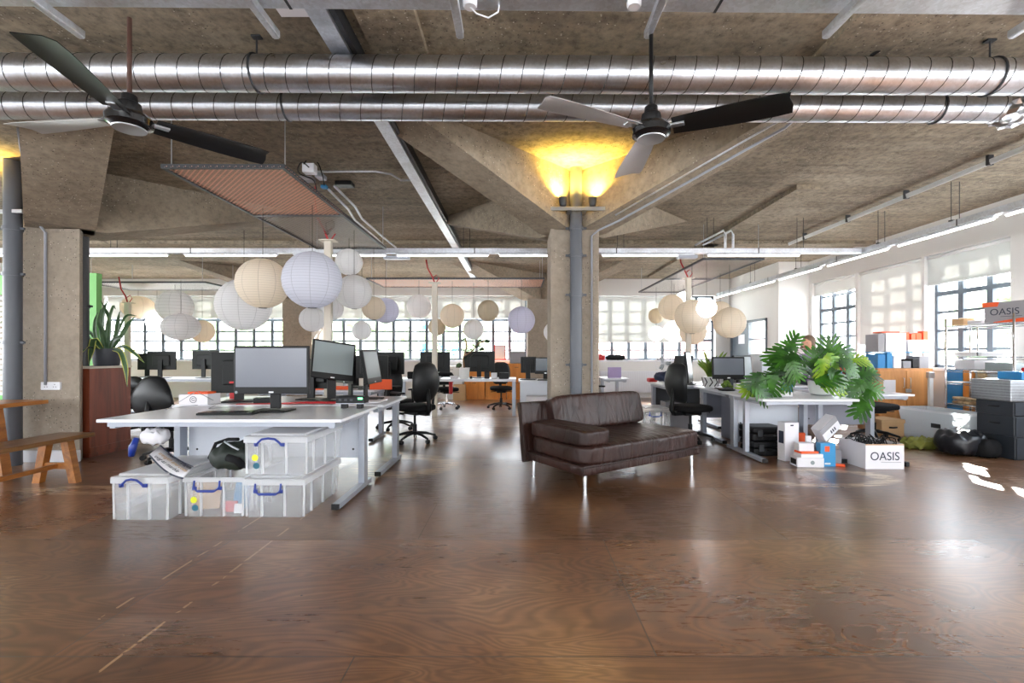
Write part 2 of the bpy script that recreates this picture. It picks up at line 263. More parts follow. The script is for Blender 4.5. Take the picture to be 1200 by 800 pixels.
# ------------------------------------------------------------------ mesh builder
class B:
    def __init__(s): s.bm = bmesh.new(); s.mi = 0
    def _fin(s, vs, T):
        if T is not None:
            for v in vs: v.co = T @ v.co
        for f in {f for v in vs for f in v.link_faces}: f.material_index = s.mi
    def box(s, x0, x1, y0, y1, z0, z1, bev=0., T=None, seg=2):
        r = bmesh.ops.create_cube(s.bm, size=1.); vs = r['verts']
        for v in vs: v.co = Vector(((x0+x1)/2+v.co.x*(x1-x0), (y0+y1)/2+v.co.y*(y1-y0), (z0+z1)/2+v.co.z*(z1-z0)))
        if bev:
            es = list({e for v in vs for e in v.link_edges})
            r = bmesh.ops.bevel(s.bm, geom=es, offset=bev, segments=seg, affect='EDGES', profile=.5); vs = list({v for f in r['faces'] for v in f.verts})
            allf = set()
            stack = [vs[0]]; seen = {vs[0]}
            while stack:
                v = stack.pop()
                for e in v.link_edges:
                    o = e.other_vert(v)
                    if o not in seen: seen.add(o); stack.append(o)
            vs = list(seen)
        s._fin(vs, T); return s
    def tube(s, pts, r, n=8, cap=True, T=None):
        pts = [Vector(p) for p in pts]; rs = r if isinstance(r, (list, tuple)) else [r]*len(pts); rings = []
        up = None
        for i, p in enumerate(pts):
            d = (pts[min(i+1, len(pts)-1)]-pts[max(i-1, 0)])
            d = d.normalized() if d.length > 1e-9 else Vector((0,0,1))
            if up is None:
                up = Vector((0,0,1)) if abs(d.z) < .9 else Vector((1,0,0))
            a = d.cross(up)
            if a.length < 1e-6: a = d.cross(Vector((0,1,0)))
            a.normalize(); b2 = a.cross(d).normalized(); up = b2
            rings.append([s.bm.verts.new(p+(a*math.cos(2*PI*k/n)+b2*math.sin(2*PI*k/n))*rs[i]) for k in range(n)])
        for i in range(len(rings)-1):
            for k in range(n): s.bm.faces.new((rings[i][k], rings[i][(k+1)%n], rings[i+1][(k+1)%n], rings[i+1][k]))
        if cap: s.bm.faces.new(rings[0][::-1]); s.bm.faces.new(rings[-1])
        s._fin([v for q in rings for v in q], T); return s
    def lathe(s, prof, n=24, T=None, cap=True):
        rings = [[s.bm.verts.new((r*math.cos(2*PI*k/n), r*math.sin(2*PI*k/n), z)) for k in range(n)] for r, z in prof]
        for i in range(len(rings)-1):
            for k in range(n): s.bm.faces.new((rings[i][k], rings[i][(k+1)%n], rings[i+1][(k+1)%n], rings[i+1][k]))
        if cap:
            s.bm.faces.new(rings[0][::-1]); s.bm.faces.new(rings[-1])
        s._fin([v for q in rings for v in q], T); return s
    def prism(s, poly, h, T=None):   # poly in xy, extruded 0..h in z
        a = [s.bm.verts.new((x, y, 0)) for x, y in poly]; b2 = [s.bm.verts.new((x, y, h)) for x, y in poly]; n = len(poly)
        s.bm.faces.new(a[::-1]); s.bm.faces.new(b2)
        for k in range(n): s.bm.faces.new((a[k], a[(k+1)%n], b2[(k+1)%n], b2[k]))
        s._fin(a+b2, T); return s
    def poly(s, verts, faces, T=None):
        vs = [s.bm.verts.new(v) for v in verts]
        for f in faces: s.bm.faces.new([vs[i] for i in f])
        s._fin(vs, T); return s
    def sphere(s, c, r, sc=(1,1,1), sub=2, T=None):
        q = bmesh.ops.create_icosphere(s.bm, subdivisions=sub, radius=1.); vs = q['verts']
        for v in vs: v.co = Vector((c[0]+v.co.x*r*sc[0], c[1]+v.co.y*r*sc[1], c[2]+v.co.z*r*sc[2]))
        s._fin(vs, T); return s
    def blob(s, x0, x1, y0, y1, z0, z1, p=4, puff=.0, n=10, T=None, noise=0.):   # superellipsoid cushion
        dct = {}; seen = []; N_ = n+1
        def gv(i, j, k):
            if (i,j,k) not in dct:
                dct[i,j,k] = s.bm.verts.new((-1+2*i/N_, -1+2*j/N_, -1+2*k/N_)); seen.append(dct[i,j,k])
            return dct[i,j,k]
        for c in (0, N_):
            for i in range(N_):
                for j in range(N_):
                    s.bm.faces.new((gv(c,i,j), gv(c,i+1,j), gv(c,i+1,j+1), gv(c,i,j+1)))
                    s.bm.faces.new((gv(i,c,j), gv(i+1,c,j), gv(i+1,c,j+1), gv(i,c,j+1)))
                    s.bm.faces.new((gv(i,j,c), gv(i+1,j,c), gv(i+1,j+1,c), gv(i,j+1,c)))
        for v in seen:
            x, y, z = v.co; m = (abs(x)**p+abs(y)**p+abs(z)**p)**(1/p)
            x, y, z = x/m, y/m, z/m
            k = 1+puff*(1-x*x)*(1-y*y)*(1 if z > 0 else 0)
            nz = noise*(math.sin(x*9+y*4)+math.sin(y*11-x*3)+math.sin(x*17))*.33
            v.co = Vector(((x0+x1)/2+x*(x1-x0)/2, (y0+y1)/2+y*(y1-y0)/2, (z0+z1)/2+z*k*(z1-z0)/2+nz))
        s._fin(list(seen), T); return s
    def build(s, name, m, parent=None, smooth=False, loc=None, rz=0.):
        me = bpy.data.meshes.new(name)
        bmesh.ops.recalc_face_normals(s.bm, faces=s.bm.faces[:]); s.bm.to_mesh(me); s.bm.free()
        for x in (m if isinstance(m, list) else [m]): me.materials.append(x)
        if smooth:
            for p in me.polygons: p.use_smooth = True
            if smooth == 'auto':
                me.set_sharp_from_angle(angle=math.radians(40))
        o = bpy.data.objects.new(name, me); C.objects.link(o)
        if parent: o.parent = parent
        if loc is not None: o.location = loc
        o.rotation_euler.z = rz
        return o
def tag(o, label, cat, group=None):
    o['label'] = label; o['category'] = cat
    if group: o['group'] = group
    return o
def thing(name, label, cat, loc=(0,0,0), rz=0., group=None):
    o = bpy.data.objects.new(name, None); C.objects.link(o); o.location = loc; o.rotation_euler.z = rz; o.empty_display_size = .1
    return tag(o, label, cat, group)
def struct(o): o['kind'] = 'structure'; return o
def copy_tree(o, parent=None):
    c = o.copy(); C.objects.link(c)
    if parent: c.parent = parent
    for ch in [x for x in o.children]: copy_tree(ch, c)
    return c
def T_(loc=(0,0,0), rx=0., ry=0., rz=0.): return Matrix.Translation(Vector(loc)) @ Euler((rx, ry, rz)).to_matrix().to_4x4()
def text(s, size, m, parent, loc, rot, name='lettering', ext=.0005, align='CENTER', sx=1.):
    cu = bpy.data.curves.new(name, 'FONT'); cu.body = s; cu.size = size; cu.extrude = ext; cu.align_x = align; cu.align_y = 'CENTER'; cu.materials.append(m)
    return text_mesh(cu, name, parent, Matrix.Translation(Vector(loc)) @ Euler(rot).to_matrix().to_4x4() @ Matrix.Diagonal((sx,1,1,1)))
def text_mesh(cu, name, parent, M4):
    tmp = bpy.data.objects.new(name+'_outline', cu); C.objects.link(tmp); dg = bpy.context.evaluated_depsgraph_get()
    me = bpy.data.meshes.new_from_object(tmp.evaluated_get(dg)); bpy.data.objects.remove(tmp); bpy.data.curves.remove(cu)
    me.transform(M4); o = bpy.data.objects.new(name, me); C.objects.link(o); o.parent = parent; return o
# ================================================================== the room
SLAB = 3.35
YF, XR, XJ, YJ = 13.5, 6.7, 6.0, 11.0
struct(B().box(-12.3, 7.1, -3, 14, -.12, 0).build('floor', M['floor']))
# ceiling slab with shallow ribs
b = B(); b.box(-12.3, 7.1, -3, 14, SLAB, SLAB+.25)
b.box(2.1, 2.55, -3, 4.6, SLAB-.05, SLAB+.01); b.box(-1.0, -.63, -3, 4.4, SLAB-.05, SLAB+.01)
b.box(-12.3, 6.9, 8.95, 9.2, SLAB-.06, SLAB+.01); b.box(3.5, 3.8, 6.0, 12.9, SLAB-.06, SLAB+.01)
struct(b.build('ceiling', M['ceil']))
def column(name, cx, cy, w, d, cap=2.68, hw=.5, dirs=((1,1),(1,-1),(-1,1),(-1,-1)), slope=.4, poly=None):
    b = B()
    if poly: b.prism(poly, SLAB+.02)
    else: b.box(cx-w/2, cx+w/2, cy-d/2, cy+d/2, 0, SLAB+.02, .012)
    o = struct(b.build(name, M['conc']))
    for sx, sy in dirs:
        u = Vector((sx, sy, 0)).normalized(); n = Vector((-u.y, u.x, 0))*hw/2; c0 = Vector((cx, cy, 0))
        s1 = w/2*math.sqrt(2)*.9; s2 = s1+(SLAB-cap)/slope*math.sqrt(2)
        vs = []
        for s_, z in ((.02, cap), (s1, cap), (s2, SLAB+.01)):
            for q in (-n, n): vs.append(c0+u*s_+q+Vector((0,0,z)))
        for s_ in (.02, s1):
            for q in (-n, n): vs.append(c0+u*s_+q+Vector((0,0,SLAB+.01)))
        # 0,1 start bottom; 2,3 corner bottom; 4,5 tip; 6,7 start top; 8,9 corner top
        h = B().poly(vs, [(0,1,3,2),(2,3,5,4),(0,2,8,6),(2,4,8),(1,7,9,3),(3,9,5),(0,6,7,1),(6,8,9,7),(8,4,5,9)]).build('column_haunch', M['haunch'], o)
    return o
column('column_1', .665, 5.9, .57, .6, hw=.42)
column('column_2', -5.325, 5.56, .63, .2, cap=2.65, hw=.58, dirs=((1,1),(1,-1)), poly=[(-5.64,5.42),(-5.01,5.46),(-5.10,5.6),(-5.6,5.6)])
column('column_3', -5.85, 13.0, .78, .7, dirs=((1,-1),(-1,-1)), hw=.55)
column('column_4', .62, 13.0, .72, .7, dirs=((1,-1),(-1,-1)), hw=.55)
# far wall with three openings
ZS, ZH = 1.05, 2.88
bays = [(-11.7, -6.5), (-5.45, .24), (2.2, 5.58)]
b = B()
b.box(-12.3, XJ, YF, YF+.3, 0, ZS); b.box(-12.3, XJ, YF, YF+.3, ZH, SLAB)
xs = [-12.3]+[v for q in bays for v in q]+[XJ]
for i in range(0, len(xs), 2): b.box(xs[i], xs[i+1], YF, YF+.3, ZS, ZH)
struct(b.build('wall_far', M['whitewall']))
wn = [0]
def window(axis, a0, a1, z0, z1, pos, cols, zs, transom=None, trunk=.085):
    """steel window; axis 'x' spans along x at y=pos, axis 'y' spans along y at x=pos"""
    wn[0] += 1; b = B(); t = .05
    def bar(u0, u1, w0, w1, th=t):
        if axis == 'x': b.box(u0, u1, pos-th/2, pos+th/2, w0, w1)
        else: b.box(pos-th/2, pos+th/2, u0, u1, w0, w1)
    bar(a0, a1, z0, z0+.05); bar(a0, a1, z1-.05, z1); bar(a0, a0+.05, z0, z1); bar(a1-.05, a1, z0, z1)
    for i in range(1, cols):
        u = a0+(a1-a0)*i/cols; bar(u-trunk/2, u+trunk/2, z0+.05, z1-.05, .058)
    for z in zs: bar(a0+.05, a1-.05, z-.019, z+.019, .034)
    if transom: bar(a0+.05, a1-.05, transom-.035, transom+.035, .064)
    o = struct(b.build('window_%d' % wn[0], M['frame']))
    g = B()
    if axis == 'x': g.box(a0+.04, a1-.04, pos-.004, pos+.004, z0+.04, z1-.04)
    else: g.box(pos-.004, pos+.004, a0+.04, a1-.04, z0+.04, z1-.04)
    g.build('pane', M['glass'], o)
    s = B()
    if axis == 'x': s.box(a0-.05, a1+.05, YF-.06, YF+.14, ZS-.04, ZS+.005, .004)
    else: s.box(XR-.05, XR+.12, a0-.02, a1+.02, z0-.04, z0+.005, .004)
    s.build('window_sill', M['white'], o)
    return o
window('x', bays[0][0], bays[0][1], ZS, ZH, YF+.18, 10, (1.34,1.6,1.87,2.5), 2.2)
window('x', bays[1][0], bays[1][1], ZS, ZH, YF+.18, 12, (1.34,1.6,1.87,2.5), 2.2)
window('x', bays[2][0], bays[2][1], ZS, ZH, YF+.18, 7, (1.34,1.87,2.15,2.5), 1.62)
# right wall: white, with steel windows
def rwall():
    b = B(); z0, z1 = 1.0, 2.83; ops = [(-2.5,.6),(1.0,5.9),(6.5,7.88),(7.93,9.43),(9.5,10.88)]
    b.box(XR, XR+.3, -3, YJ, 0, z0); b.box(XR, XR+.3, -3, YJ, z1, SLAB)
    ys = [-3]+[v for q in ops for v in q]+[YJ]
    for i in range(0, len(ys), 2): b.box(XR, XR+.3, ys[i], ys[i+1], z0, z1)
    struct(b.build('wall_right', M['whitewall']))
    window('y', 9.5, 10.88, z0, z1, XR+.2, 3, (1.3,1.6,1.9,2.5), 2.2)
    window('y', 7.93, 9.43, z0, z1, XR+.2, 3, (1.3,1.6,1.9,2.5), 2.2)
    window('y', 6.5, 7.88, z0, z1, XR+.2, 3, (1.3,1.6,1.9,2.5), 2.2, .09)
    window('y', 1.0, 5.9, z0, z1, XR+.2, 9, (1.3,1.6,1.9,2.5), 2.2)
    window('y', -2.5, .6, z0, z1, XR+.2, 6, (1.3,1.6,1.9,2.5), 2.2)
rwall()
# white return wall in the far right corner, with the dark door and glazed side light
b = B(); b.box(XJ, XR+.3, YJ, YJ+.15, 0, SLAB); struct(b.build('wall_corner', M['whitewall']))
b = B(); b.box(XJ, XJ+.15, YJ+.15, 11.5, 0, SLAB); b.box(XJ, XJ+.15, 13.45, YF, 0, SLAB); b.box(XJ, XJ+.15, 11.5, 13.45, 2.1, SLAB)
struct(b.build('wall_return', M['whitewall']))
b = B()
for y0, y1 in ((11.5,11.56),(12.38,12.44),(13.38,13.45)): b.box(XJ-.03, XJ+.1, y0, y1, 0, 2.1)
b.box(XJ-.03, XJ+.1, 11.5, 13.45, 2.04, 2.1); b.box(XJ-.02, XJ+.08, 11.56, 12.38, 0, .9)
for z in (1.2,1.6): b.box(XJ+.0, XJ+.04, 11.56, 12.38, z-.015, z+.015)
d = struct(b.build('door_1', M['frame']))
B().box(XJ+.02, XJ+.03, 11.56, 12.38, .9, 2.04).build('side_light_glass', M['glass'], d)
B().box(XJ, XJ+.045, 12.45, 13.37, .01, 2.03, .004).build('door_leaf', M['frame'], d)
B().box(XJ-.006, XJ-.001, 12.65, 13.0, 1.5, 1.75).build('door_notice', M['cardwhite'], d)
B().tube([(XJ-.05,12.52,.95),(XJ-.05,12.52,1.15)], .012).tube([(XJ,12.52,.97),(XJ-.05,12.52,.97)], .01).build('door_handle', M['chrome'], d)
# left end: green painted wall with a slatted window, white wall behind
b = B(); gy = 9.0
b.box(-12.3, -10.6, gy, gy+.12, 0, 2.75); b.box(-9.4, -7.94, gy, gy+.12, 0, 2.75); b.box(-10.6, -9.4, gy, gy+.12, 2.35, 2.75); b.box(-10.6, -9.4, gy, gy+.12, 0, .45)
struct(b.build('wall_green', M['green']))
b = B()
for z in [(.45+.1*i) for i in range(20)]: b.box(-10.6, -9.4, gy+.02, gy+.06, z, z+.05, T=None)
o = b.build('slatted_blind', M['framewhite']); tag(o, 'white slatted blind filling the opening of the green wall', 'blind')
struct(B().box(-12.3, -12.1, 9.1, YF, 0, SLAB).box(-12.3,-12.1,-3,9.0,0,1.0).box(-12.3,-12.1,-3,9.0,2.9,SLAB).build('wall_left', M['whitewall']))
b = B(); b.box(-12.3, 7, -3.2, -3, 0, 1.0); b.box(-12.3, 7, -3.2, -3, 2.6, SLAB)
for x in range(-12, 7, 3): b.box(x-.4, x+.4, -3.2, -3, 1.0, 2.6)
struct(b.build('wall_back', M['whitewall']))
b = B(); b.box(-6.6, -4.99, 5.4, 5.455, 0, .13, .004); struct(b.build('baseboard_left', M['white']))
# roller blinds
def blind(axis, a0, a1, zt, zb, pos, m, label):
    t = thing('roller_blind', label, 'blind', (a0 if axis=='x' else pos, pos if axis=='x' else a0, 0), 0, 'roller blinds'); w = a1-a0
    f, r, c = B(), B(), B()
    if axis == 'x': f.box(0, w, -.001, .001, zb, zt); r.box(0, w, -.01, .01, zb-.02, zb+.005, .003); c.tube([(0,0,zt),(w,0,zt)], .028)
    else: f.box(-.001, .001, 0, w, zb, zt); r.box(-.01, .01, 0, w, zb-.02, zb+.005, .003); c.tube([(0,0,zt),(0,w,zt)], .028)
    f.build('fabric', m, t); r.build('bottom_rail', M['framewhite'], t); c.build('roller', M['framewhite'], t, True)
blind('x', -11.65, -6.55, 2.84, 2.26, YF+.08, M['sheer'], 'half drawn pale blind above the far window left of the tan pier')
blind('x', -5.4, .2, 2.84, 2.26, YF+.08, M['sheer'], 'half drawn pale blind on the long far window behind the lanterns')
blind('x', 2.25, 4.7, 2.84, 1.58, YF+.08, M['sheer'], 'sheer blind pulled low over the far window beside the concrete column')
blind('y', 9.5, 10.88, 2.8, 2.55, XR+.06, M['blind'], 'short pale blind rolled high over the corner window')
blind('y', 7.93, 9.43, 2.8, 1.42, XR+.06, M['blind'], 'pale blind drawn nearly to the sill, shadowed by window bars')
blind('y', 6.5, 7.88, 2.8, 2.36, XR+.06, M['sheer'], 'sheer blind over the top row of panes behind the metal shelving')
# outside
struct(B().box(-70, 70, 14.5, 120, -4.1, -4).build('ground', M['tarmac']))
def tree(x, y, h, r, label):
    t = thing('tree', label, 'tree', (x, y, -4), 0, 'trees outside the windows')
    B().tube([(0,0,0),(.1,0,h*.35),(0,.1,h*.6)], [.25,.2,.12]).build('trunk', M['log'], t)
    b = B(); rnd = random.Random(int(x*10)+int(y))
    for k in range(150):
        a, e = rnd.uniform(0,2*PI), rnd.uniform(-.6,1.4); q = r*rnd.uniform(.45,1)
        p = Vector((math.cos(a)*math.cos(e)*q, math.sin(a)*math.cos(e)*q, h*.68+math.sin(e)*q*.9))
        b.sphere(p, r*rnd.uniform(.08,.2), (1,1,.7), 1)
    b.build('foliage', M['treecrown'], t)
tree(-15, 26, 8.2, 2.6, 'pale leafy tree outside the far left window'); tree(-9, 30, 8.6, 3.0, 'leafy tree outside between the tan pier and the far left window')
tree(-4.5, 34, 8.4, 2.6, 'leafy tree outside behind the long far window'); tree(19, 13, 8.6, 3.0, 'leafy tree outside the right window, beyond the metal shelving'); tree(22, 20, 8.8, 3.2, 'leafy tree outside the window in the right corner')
t = thing('building', 'pale brick building seen outside the far window beside the column', 'building', (12, 34, -4))
b = B(); b.box(-7,7,0,8,0,6.3); b.build('wall', M['brick'], t)
for i in range(5): B().box(-6+i*2.6,-4.7+i*2.6,-.05,.02,3.6,5.2).build('window', M['frame'], t)
B().box(-7.2,7.2,-.2,8.2,6.3,6.6).build('roof', M['cardgrey'], t)
t = thing('building', 'low glass office building outside the long far window', 'building', (-6.5, 46, -4))
B().box(-3,3,0,8,0,9).build('wall', M['screenlight'], t)
for i in range(4): B().box(-2.7+i*1.45,-1.7+i*1.45,-.05,.02,4,8).build('window', M['skyblue'], t)

# ================================================================== ceiling services
def duct(label, ye0, Z, r, pitch, ph):
    t = thing('spiral_duct', label, 'duct', (0, ye0+.055, Z), math.radians(.45), 'ventilation ducts')
    b = B(); b.tube([(-6.6+1.1*i,0,0) for i in range(13)], r, 40); b.build('pipe', M['duct'], t, 'auto')
    pts = []; n = int(13.0/pitch*20)
    for i in range(n+1):
        a = 2*PI*i/20+ph; pts.append((-6.5+i*pitch/20, math.sin(a)*r, math.cos(a)*r))
    B().tube(pts, .0036, 5).build('spiral_seam', M['darkmetal'], t)
    for x in (-1.75, 3.2):
        q = B(); q.tube([(x+.0001*k, math.sin(k*PI/12)*(r+.004), math.cos(k*PI/12)*(r+.004)) for k in range(25)], .008, 6)
        q.tube([(x,0,r),(x,0,SLAB-Z)], .006, 6); q.box(x-.03,x+.03,-.02,.02,SLAB-Z-.012,SLAB-Z); q.build('hanger', M['darkmetal'], t)
    return t
duct('thick galvanised spiral duct crossing above both fans, nearer and upper of two', 3.16, 3.1, .113, .14, .3)
d2 = duct('thinner galvanised spiral duct, lower and further of the two', 3.58, 3.1, .1, .155, 1.6)
# foil wrapped length at the right end of the thinner duct
b = B(); b.sphere((0,0,0), .14, (1,1,.8), 3)
for v in b.bm.verts: v.co *= 1+.16*math.sin(v.co.x*90+v.co.y*70)*math.cos(v.co.z*80)
b.build('foil_wrap', M['steel'], d2, False, (3.78, 0, -.02))['label'] = 'crumpled silver foil wrap'
def trunk(name, label, p0, p1, w, h, m, lid=True):
    p0, p1 = Vector(p0), Vector(p1); d = p1-p0; L_ = d.length; t = thing(name, label, 'cable tray', p0, math.atan2(d.y, d.x), 'galvanised cable trunking')
    B().box(0, L_, -w/2, w/2, 0, h, .003).build('channel', m, t)
    b = B()
    for k in range(int(L_/2.2)+1): b.box(k*2.2+.02, k*2.2+.035, -w/2-.002, w/2+.002, -.002, h+.002)
    b.build('joint_strap', M['darkmetal'], t); return t
trunk('cable_trunking', 'galvanised trunking crossing the very top of the picture above the fans', (-3.4,2.38,3.005), (3.4,2.46,3.005), .13, .09, M['galv'])
for i, px in enumerate((85, 318, 538, 762, 975, 1197)):
    X = (px-VX)*2.55/F; b = B(); b.box(-.02,.02,-.30,.035,0,.04,.003); b.box(-.012,.012,-.30,.036,-.002,.01)
    o = b.build('strut_bracket', M['galv'], None, False, (X, 2.53, 3.078 if False else 2.94)); tag(o, 'short galvanised strut under the top trunking, %s' % ['above the left fan blade tip','left of the pink backed tray','by the white cable loop','carrying the rod of the right fan','above the tip of the right fan blade','at the right edge of the picture'][i], 'bracket', 'struts under the top trunking')
    o.location.y = 2.57
# depth-wise bright tray and its first length above the ducts
t = thing('cable_tray', 'pale galvanised tray running away from the camera along the ceiling', 'cable tray', (-1.178, 0, 3.22), 0, 'galvanised cable trunking')
B().box(-.062,.062,2.2,12.6,0,.05,.003).build('channel', M['galv'], t); B().box(.066,.1,2.2,12.6,.02,.12).build('side_rail', M['darkmetal'], t)
b = B()
for k in range(6): b.tube([(0,2.5+k*1.9,.05),(0,2.5+k*1.9,SLAB-3.22)], .006)
b.build('hanger', M['steel'], t)
o = B().box(-1.46,-1.25,2.2,2.95,3.3,3.35,.003).build('tray_cover', [M['cardwhite']]); tag(o, 'pale cover plate beside the bright tray above the ducts', 'cover plate')
# round white smoke detectors on top trunking
for px, lab in ((551,'white round detector with a looping cable at the top'), (743,'white round detector left of the right fan rod')):
    X = (px-VX)*2.42/F; t = thing('smoke_detector', lab, 'detector', (X, 2.42, 3.004), 0, 'detectors')
    B().lathe([(.03,-.028),(.036,-.018),(.036,0)], 20).build('body', M['white'], t, 'auto')
    if px == 551: B().tube([(0,.0,-.026),(.03,.02,-.045),(.09,.03,-.06),(.14,.03,-.03),(.15,.03,.03)], .004).build('cable', M['white'], t, True)
# mid trunking with fluorescent battens
MY, MZ = 7.45, 2.76
trunk('cable_trunking', 'long galvanised trunking crossing the room in front of and behind the column', (-9.5,MY,MZ+.03), (5.33,MY,MZ+.03), .1, .075, M['galv'])
trunk('cable_trunking', 'galvanised trunking running along the right hand windows', (5.4,3.6,MZ+.03), (5.4,12.9,MZ+.03), .1, .075, M['galv'])
def batten(p0, p1, label):
    p0, p1 = Vector(p0), Vector(p1); d = p1-p0; t = thing('batten_light', label, 'light fitting', p0, math.atan2(d.y,d.x), 'fluorescent battens')
    B().box(0,d.length,-.03,.03,.006,.028,.002).build('housing', M['white'], t); B().tube([(.02,0,-.006),(d.length-.02,0,-.006)], .012, 10).build('tube', M['tube'], t, True)
for x, w in ((-8.6,'behind the snake plant'),(-6.9,'above the oblate lanterns'),(-5.2,'above the largest lantern cluster'),(-3.5,'behind the mesh raft'),(-1.9,'left of the bright ceiling tray'),(-.3,'left of the concrete column'),(1.3,'right of the concrete column'),(2.95,'beneath the bent conduits')):
    batten((x,MY,MZ), (x+1.45,MY,MZ), 'thin fluorescent batten under the cross trunking, '+w)
for y, w in ((3.9,'nearest the camera'),(5.4,'above the shelving'),(6.95,'above the drawn blind'),(8.5,'above the archive shelves'),(10.05,'by the corner window'),(11.6,'beside the dark door')):
    batten((5.4,y,MZ), (5.4,y+1.4,MZ), 'fluorescent batten along the right wall trunking, '+w)
rods = [(x, MY) for x in (-8.6,-6.3,-3.2,-.8,1.6,3.0,4.4)]+[(5.4, y) for y in (4.6,5.9,7.1,9.2,11)]
for i, (x, y) in enumerate(rods):
    o = B().tube([(-.05,0,MZ+.105),(-.05,0,SLAB)], .004, 6).tube([(.05,0,MZ+.105),(.05,0,SLAB)], .004, 6).box(-.07,.07,-.02,.02,MZ+.1,MZ+.115).build('drop_rod', M['darkmetal'], None, False, (x,y,0)); tag(o, 'thin pair of threaded rods holding the galvanised trunking', 'hanger', 'trunking hanger rods')
# right ceiling light track
b = B(); b.tube([(5.05,2.6,3.26),(5.05,8.9,3.26)], .016, 8); b.box(5.03,5.07,2.6,8.9,3.27,3.3)
t = thing('ceiling_conduit', 'straight pale conduit track along the ceiling toward the far right', 'conduit'); b.build('track', M['framewhite'], t)
for k in range(6): B().box(5.02,5.08,2.9+k*1.1,2.93+k*1.1,3.24,SLAB).build('clip', M['darkmetal'], t)
# conduits placed on haunches and slab
def conduit(label, pts, r, m=None, name='conduit', n=8):
    o = B().tube([Vector(p) for p in pts], r, n).build(name, m or M['galv'], None, True); tag(o, label, 'conduit', 'ceiling conduits'); return o
conduit('thin steel conduit climbing the right hand haunch of the concrete column', [(.86,5.575,.01),(.86,5.575,2.6),(.93,5.5,2.65),(1.12,5.3,2.70),(2.30,4.12,3.17),(2.45,4.0,3.30)], .012, M['silver'])
conduit('upper of two conduits sloping along the right haunch', [(1.05,5.15,2.72),(2.2,4.0,3.18),(2.35,3.88,3.30)], .01)
conduit('short steel conduit from the junction boxes to the bright tray', [G(372,201,3.3),G(440,201,3.3),G(458,204,3.3),G(470,211,3.3),G(485,211,3.3)], .013)
conduit('left conduit of the pair leaving the junction boxes', [G(385,222,3.3),G(408,245,3.3),G(416,258,3.28),G(440,278,3.2),G(452,290,3.2)], .016)
conduit('right conduit of the pair leaving the junction boxes', [G(392,218,3.3),G(416,242,3.3),G(424,256,3.28),G(448,277,3.2),G(464,290,3.2)], .016)
conduit('bent conduit rising to the ceiling above the right hand raft', [D(815,287,7.4),D(848,270,7.0),D(850,275,7.0),D(850,290,7.3)], .018)
conduit('second bent conduit, right of its twin above the right raft', [D(824,287,7.4),D(857,270,7.0),D(859,275,7.0),D(859,290,7.3)], .018)
conduit('steel conduit running down the middle of the left column to the socket', [(-5.36,5.42,.87),(-5.36,5.42,2.6),(-5.34,5.30,2.70),(-5.0,4.85,3.05),(-4.6,4.4,3.3)], .014, M['silver'])
conduit('dark cable bent along the ceiling above the big duct at right', [D(1020,66,3.3),D(1050,45,3.25),D(1075,25,3.15),D(1098,14,3.1)], .012, M['black'])
# junction box cluster near the mesh raft
def jbox(label, c, s, m, rz=0):
    o = B().box(-s[0]/2,s[0]/2,-s[1]/2,s[1]/2,-s[2]/2,s[2]/2,.006).build('junction_box', m, None, False, c, rz); tag(o, label, 'junction box', 'junction boxes'); return o
jbox('flat white junction box beside the orange mesh raft', G(363,198,3.27), (.13,.1,.1), M['white'])
jbox('grey junction box under the white one by the mesh raft', G(360,210,3.31), (.16,.12,.05), M['cardgrey'])
jbox('black slotted distribution box on the ceiling right of the raft', G(404,216,3.31), (.2,.14,.05), M['black'])
jbox('small blue connector under the junction boxes', G(380,219,3.32), (.07,.07,.04), M['skyblue'])
jbox('pale junction box where two conduits leave', G(376,207,3.31), (.09,.14,.05), M['silver'])
jbox('white junction block hanging from cross trunking above the middle pole', D(465,302,7.5), (.4,.1,.05), M['silver'])
jbox('junction block on the cross trunking above right hand raft', D(805,301,7.4), (.3,.1,.05), M['silver'])
def loop_cable(label, pts, r, m):
    P = [Vector(p) for p in pts]; out = []
    for i in range(len(P)-1):
        p0, p1, p2, p3 = P[max(0,i-1)], P[i], P[i+1], P[min(len(P)-1,i+2)]
        for k in range(6):
            f = k/6; out.append(.5*((2*p1)+(p2-p0)*f+(2*p0-5*p1+4*p2-p3)*f*f+(3*p1-p0-3*p2+p3)*f**3))
    out.append(P[-1]); o = B().tube(out, r, 6).build('loose_cable', M[m], None, True); tag(o, label, 'cable', 'loose cables near the ceiling')
loop_cable('black cable looping out of the white junction box over the copper raft', [D(362,196,5.1),D(354,190,5.0),D(349,197,4.8),D(352,204,4.7),D(368,212,4.9),D(372,232,5.1)], .006, 'black')
loop_cable('black cable curving above the junction boxes to the blue connector', [D(356,192,5.2),D(362,186,5.3),D(372,190,5.3),D(378,206,5.3),D(380,217,5.4)], .007, 'black')
loop_cable('red cable dropping from the blue connector toward the cream pole', [D(370,216,5.5),D(369,234,5.7),D(374,258,5.9),D(381,272,6.0)], .008, 'cable_red')
loop_cable('dark red cable coil above the cream pole top', [D(383,275,6.1),D(392,268,6.1),D(390,258,6.1),D(382,262,6.1),D(384,272,6.1)], .008, 'rust')
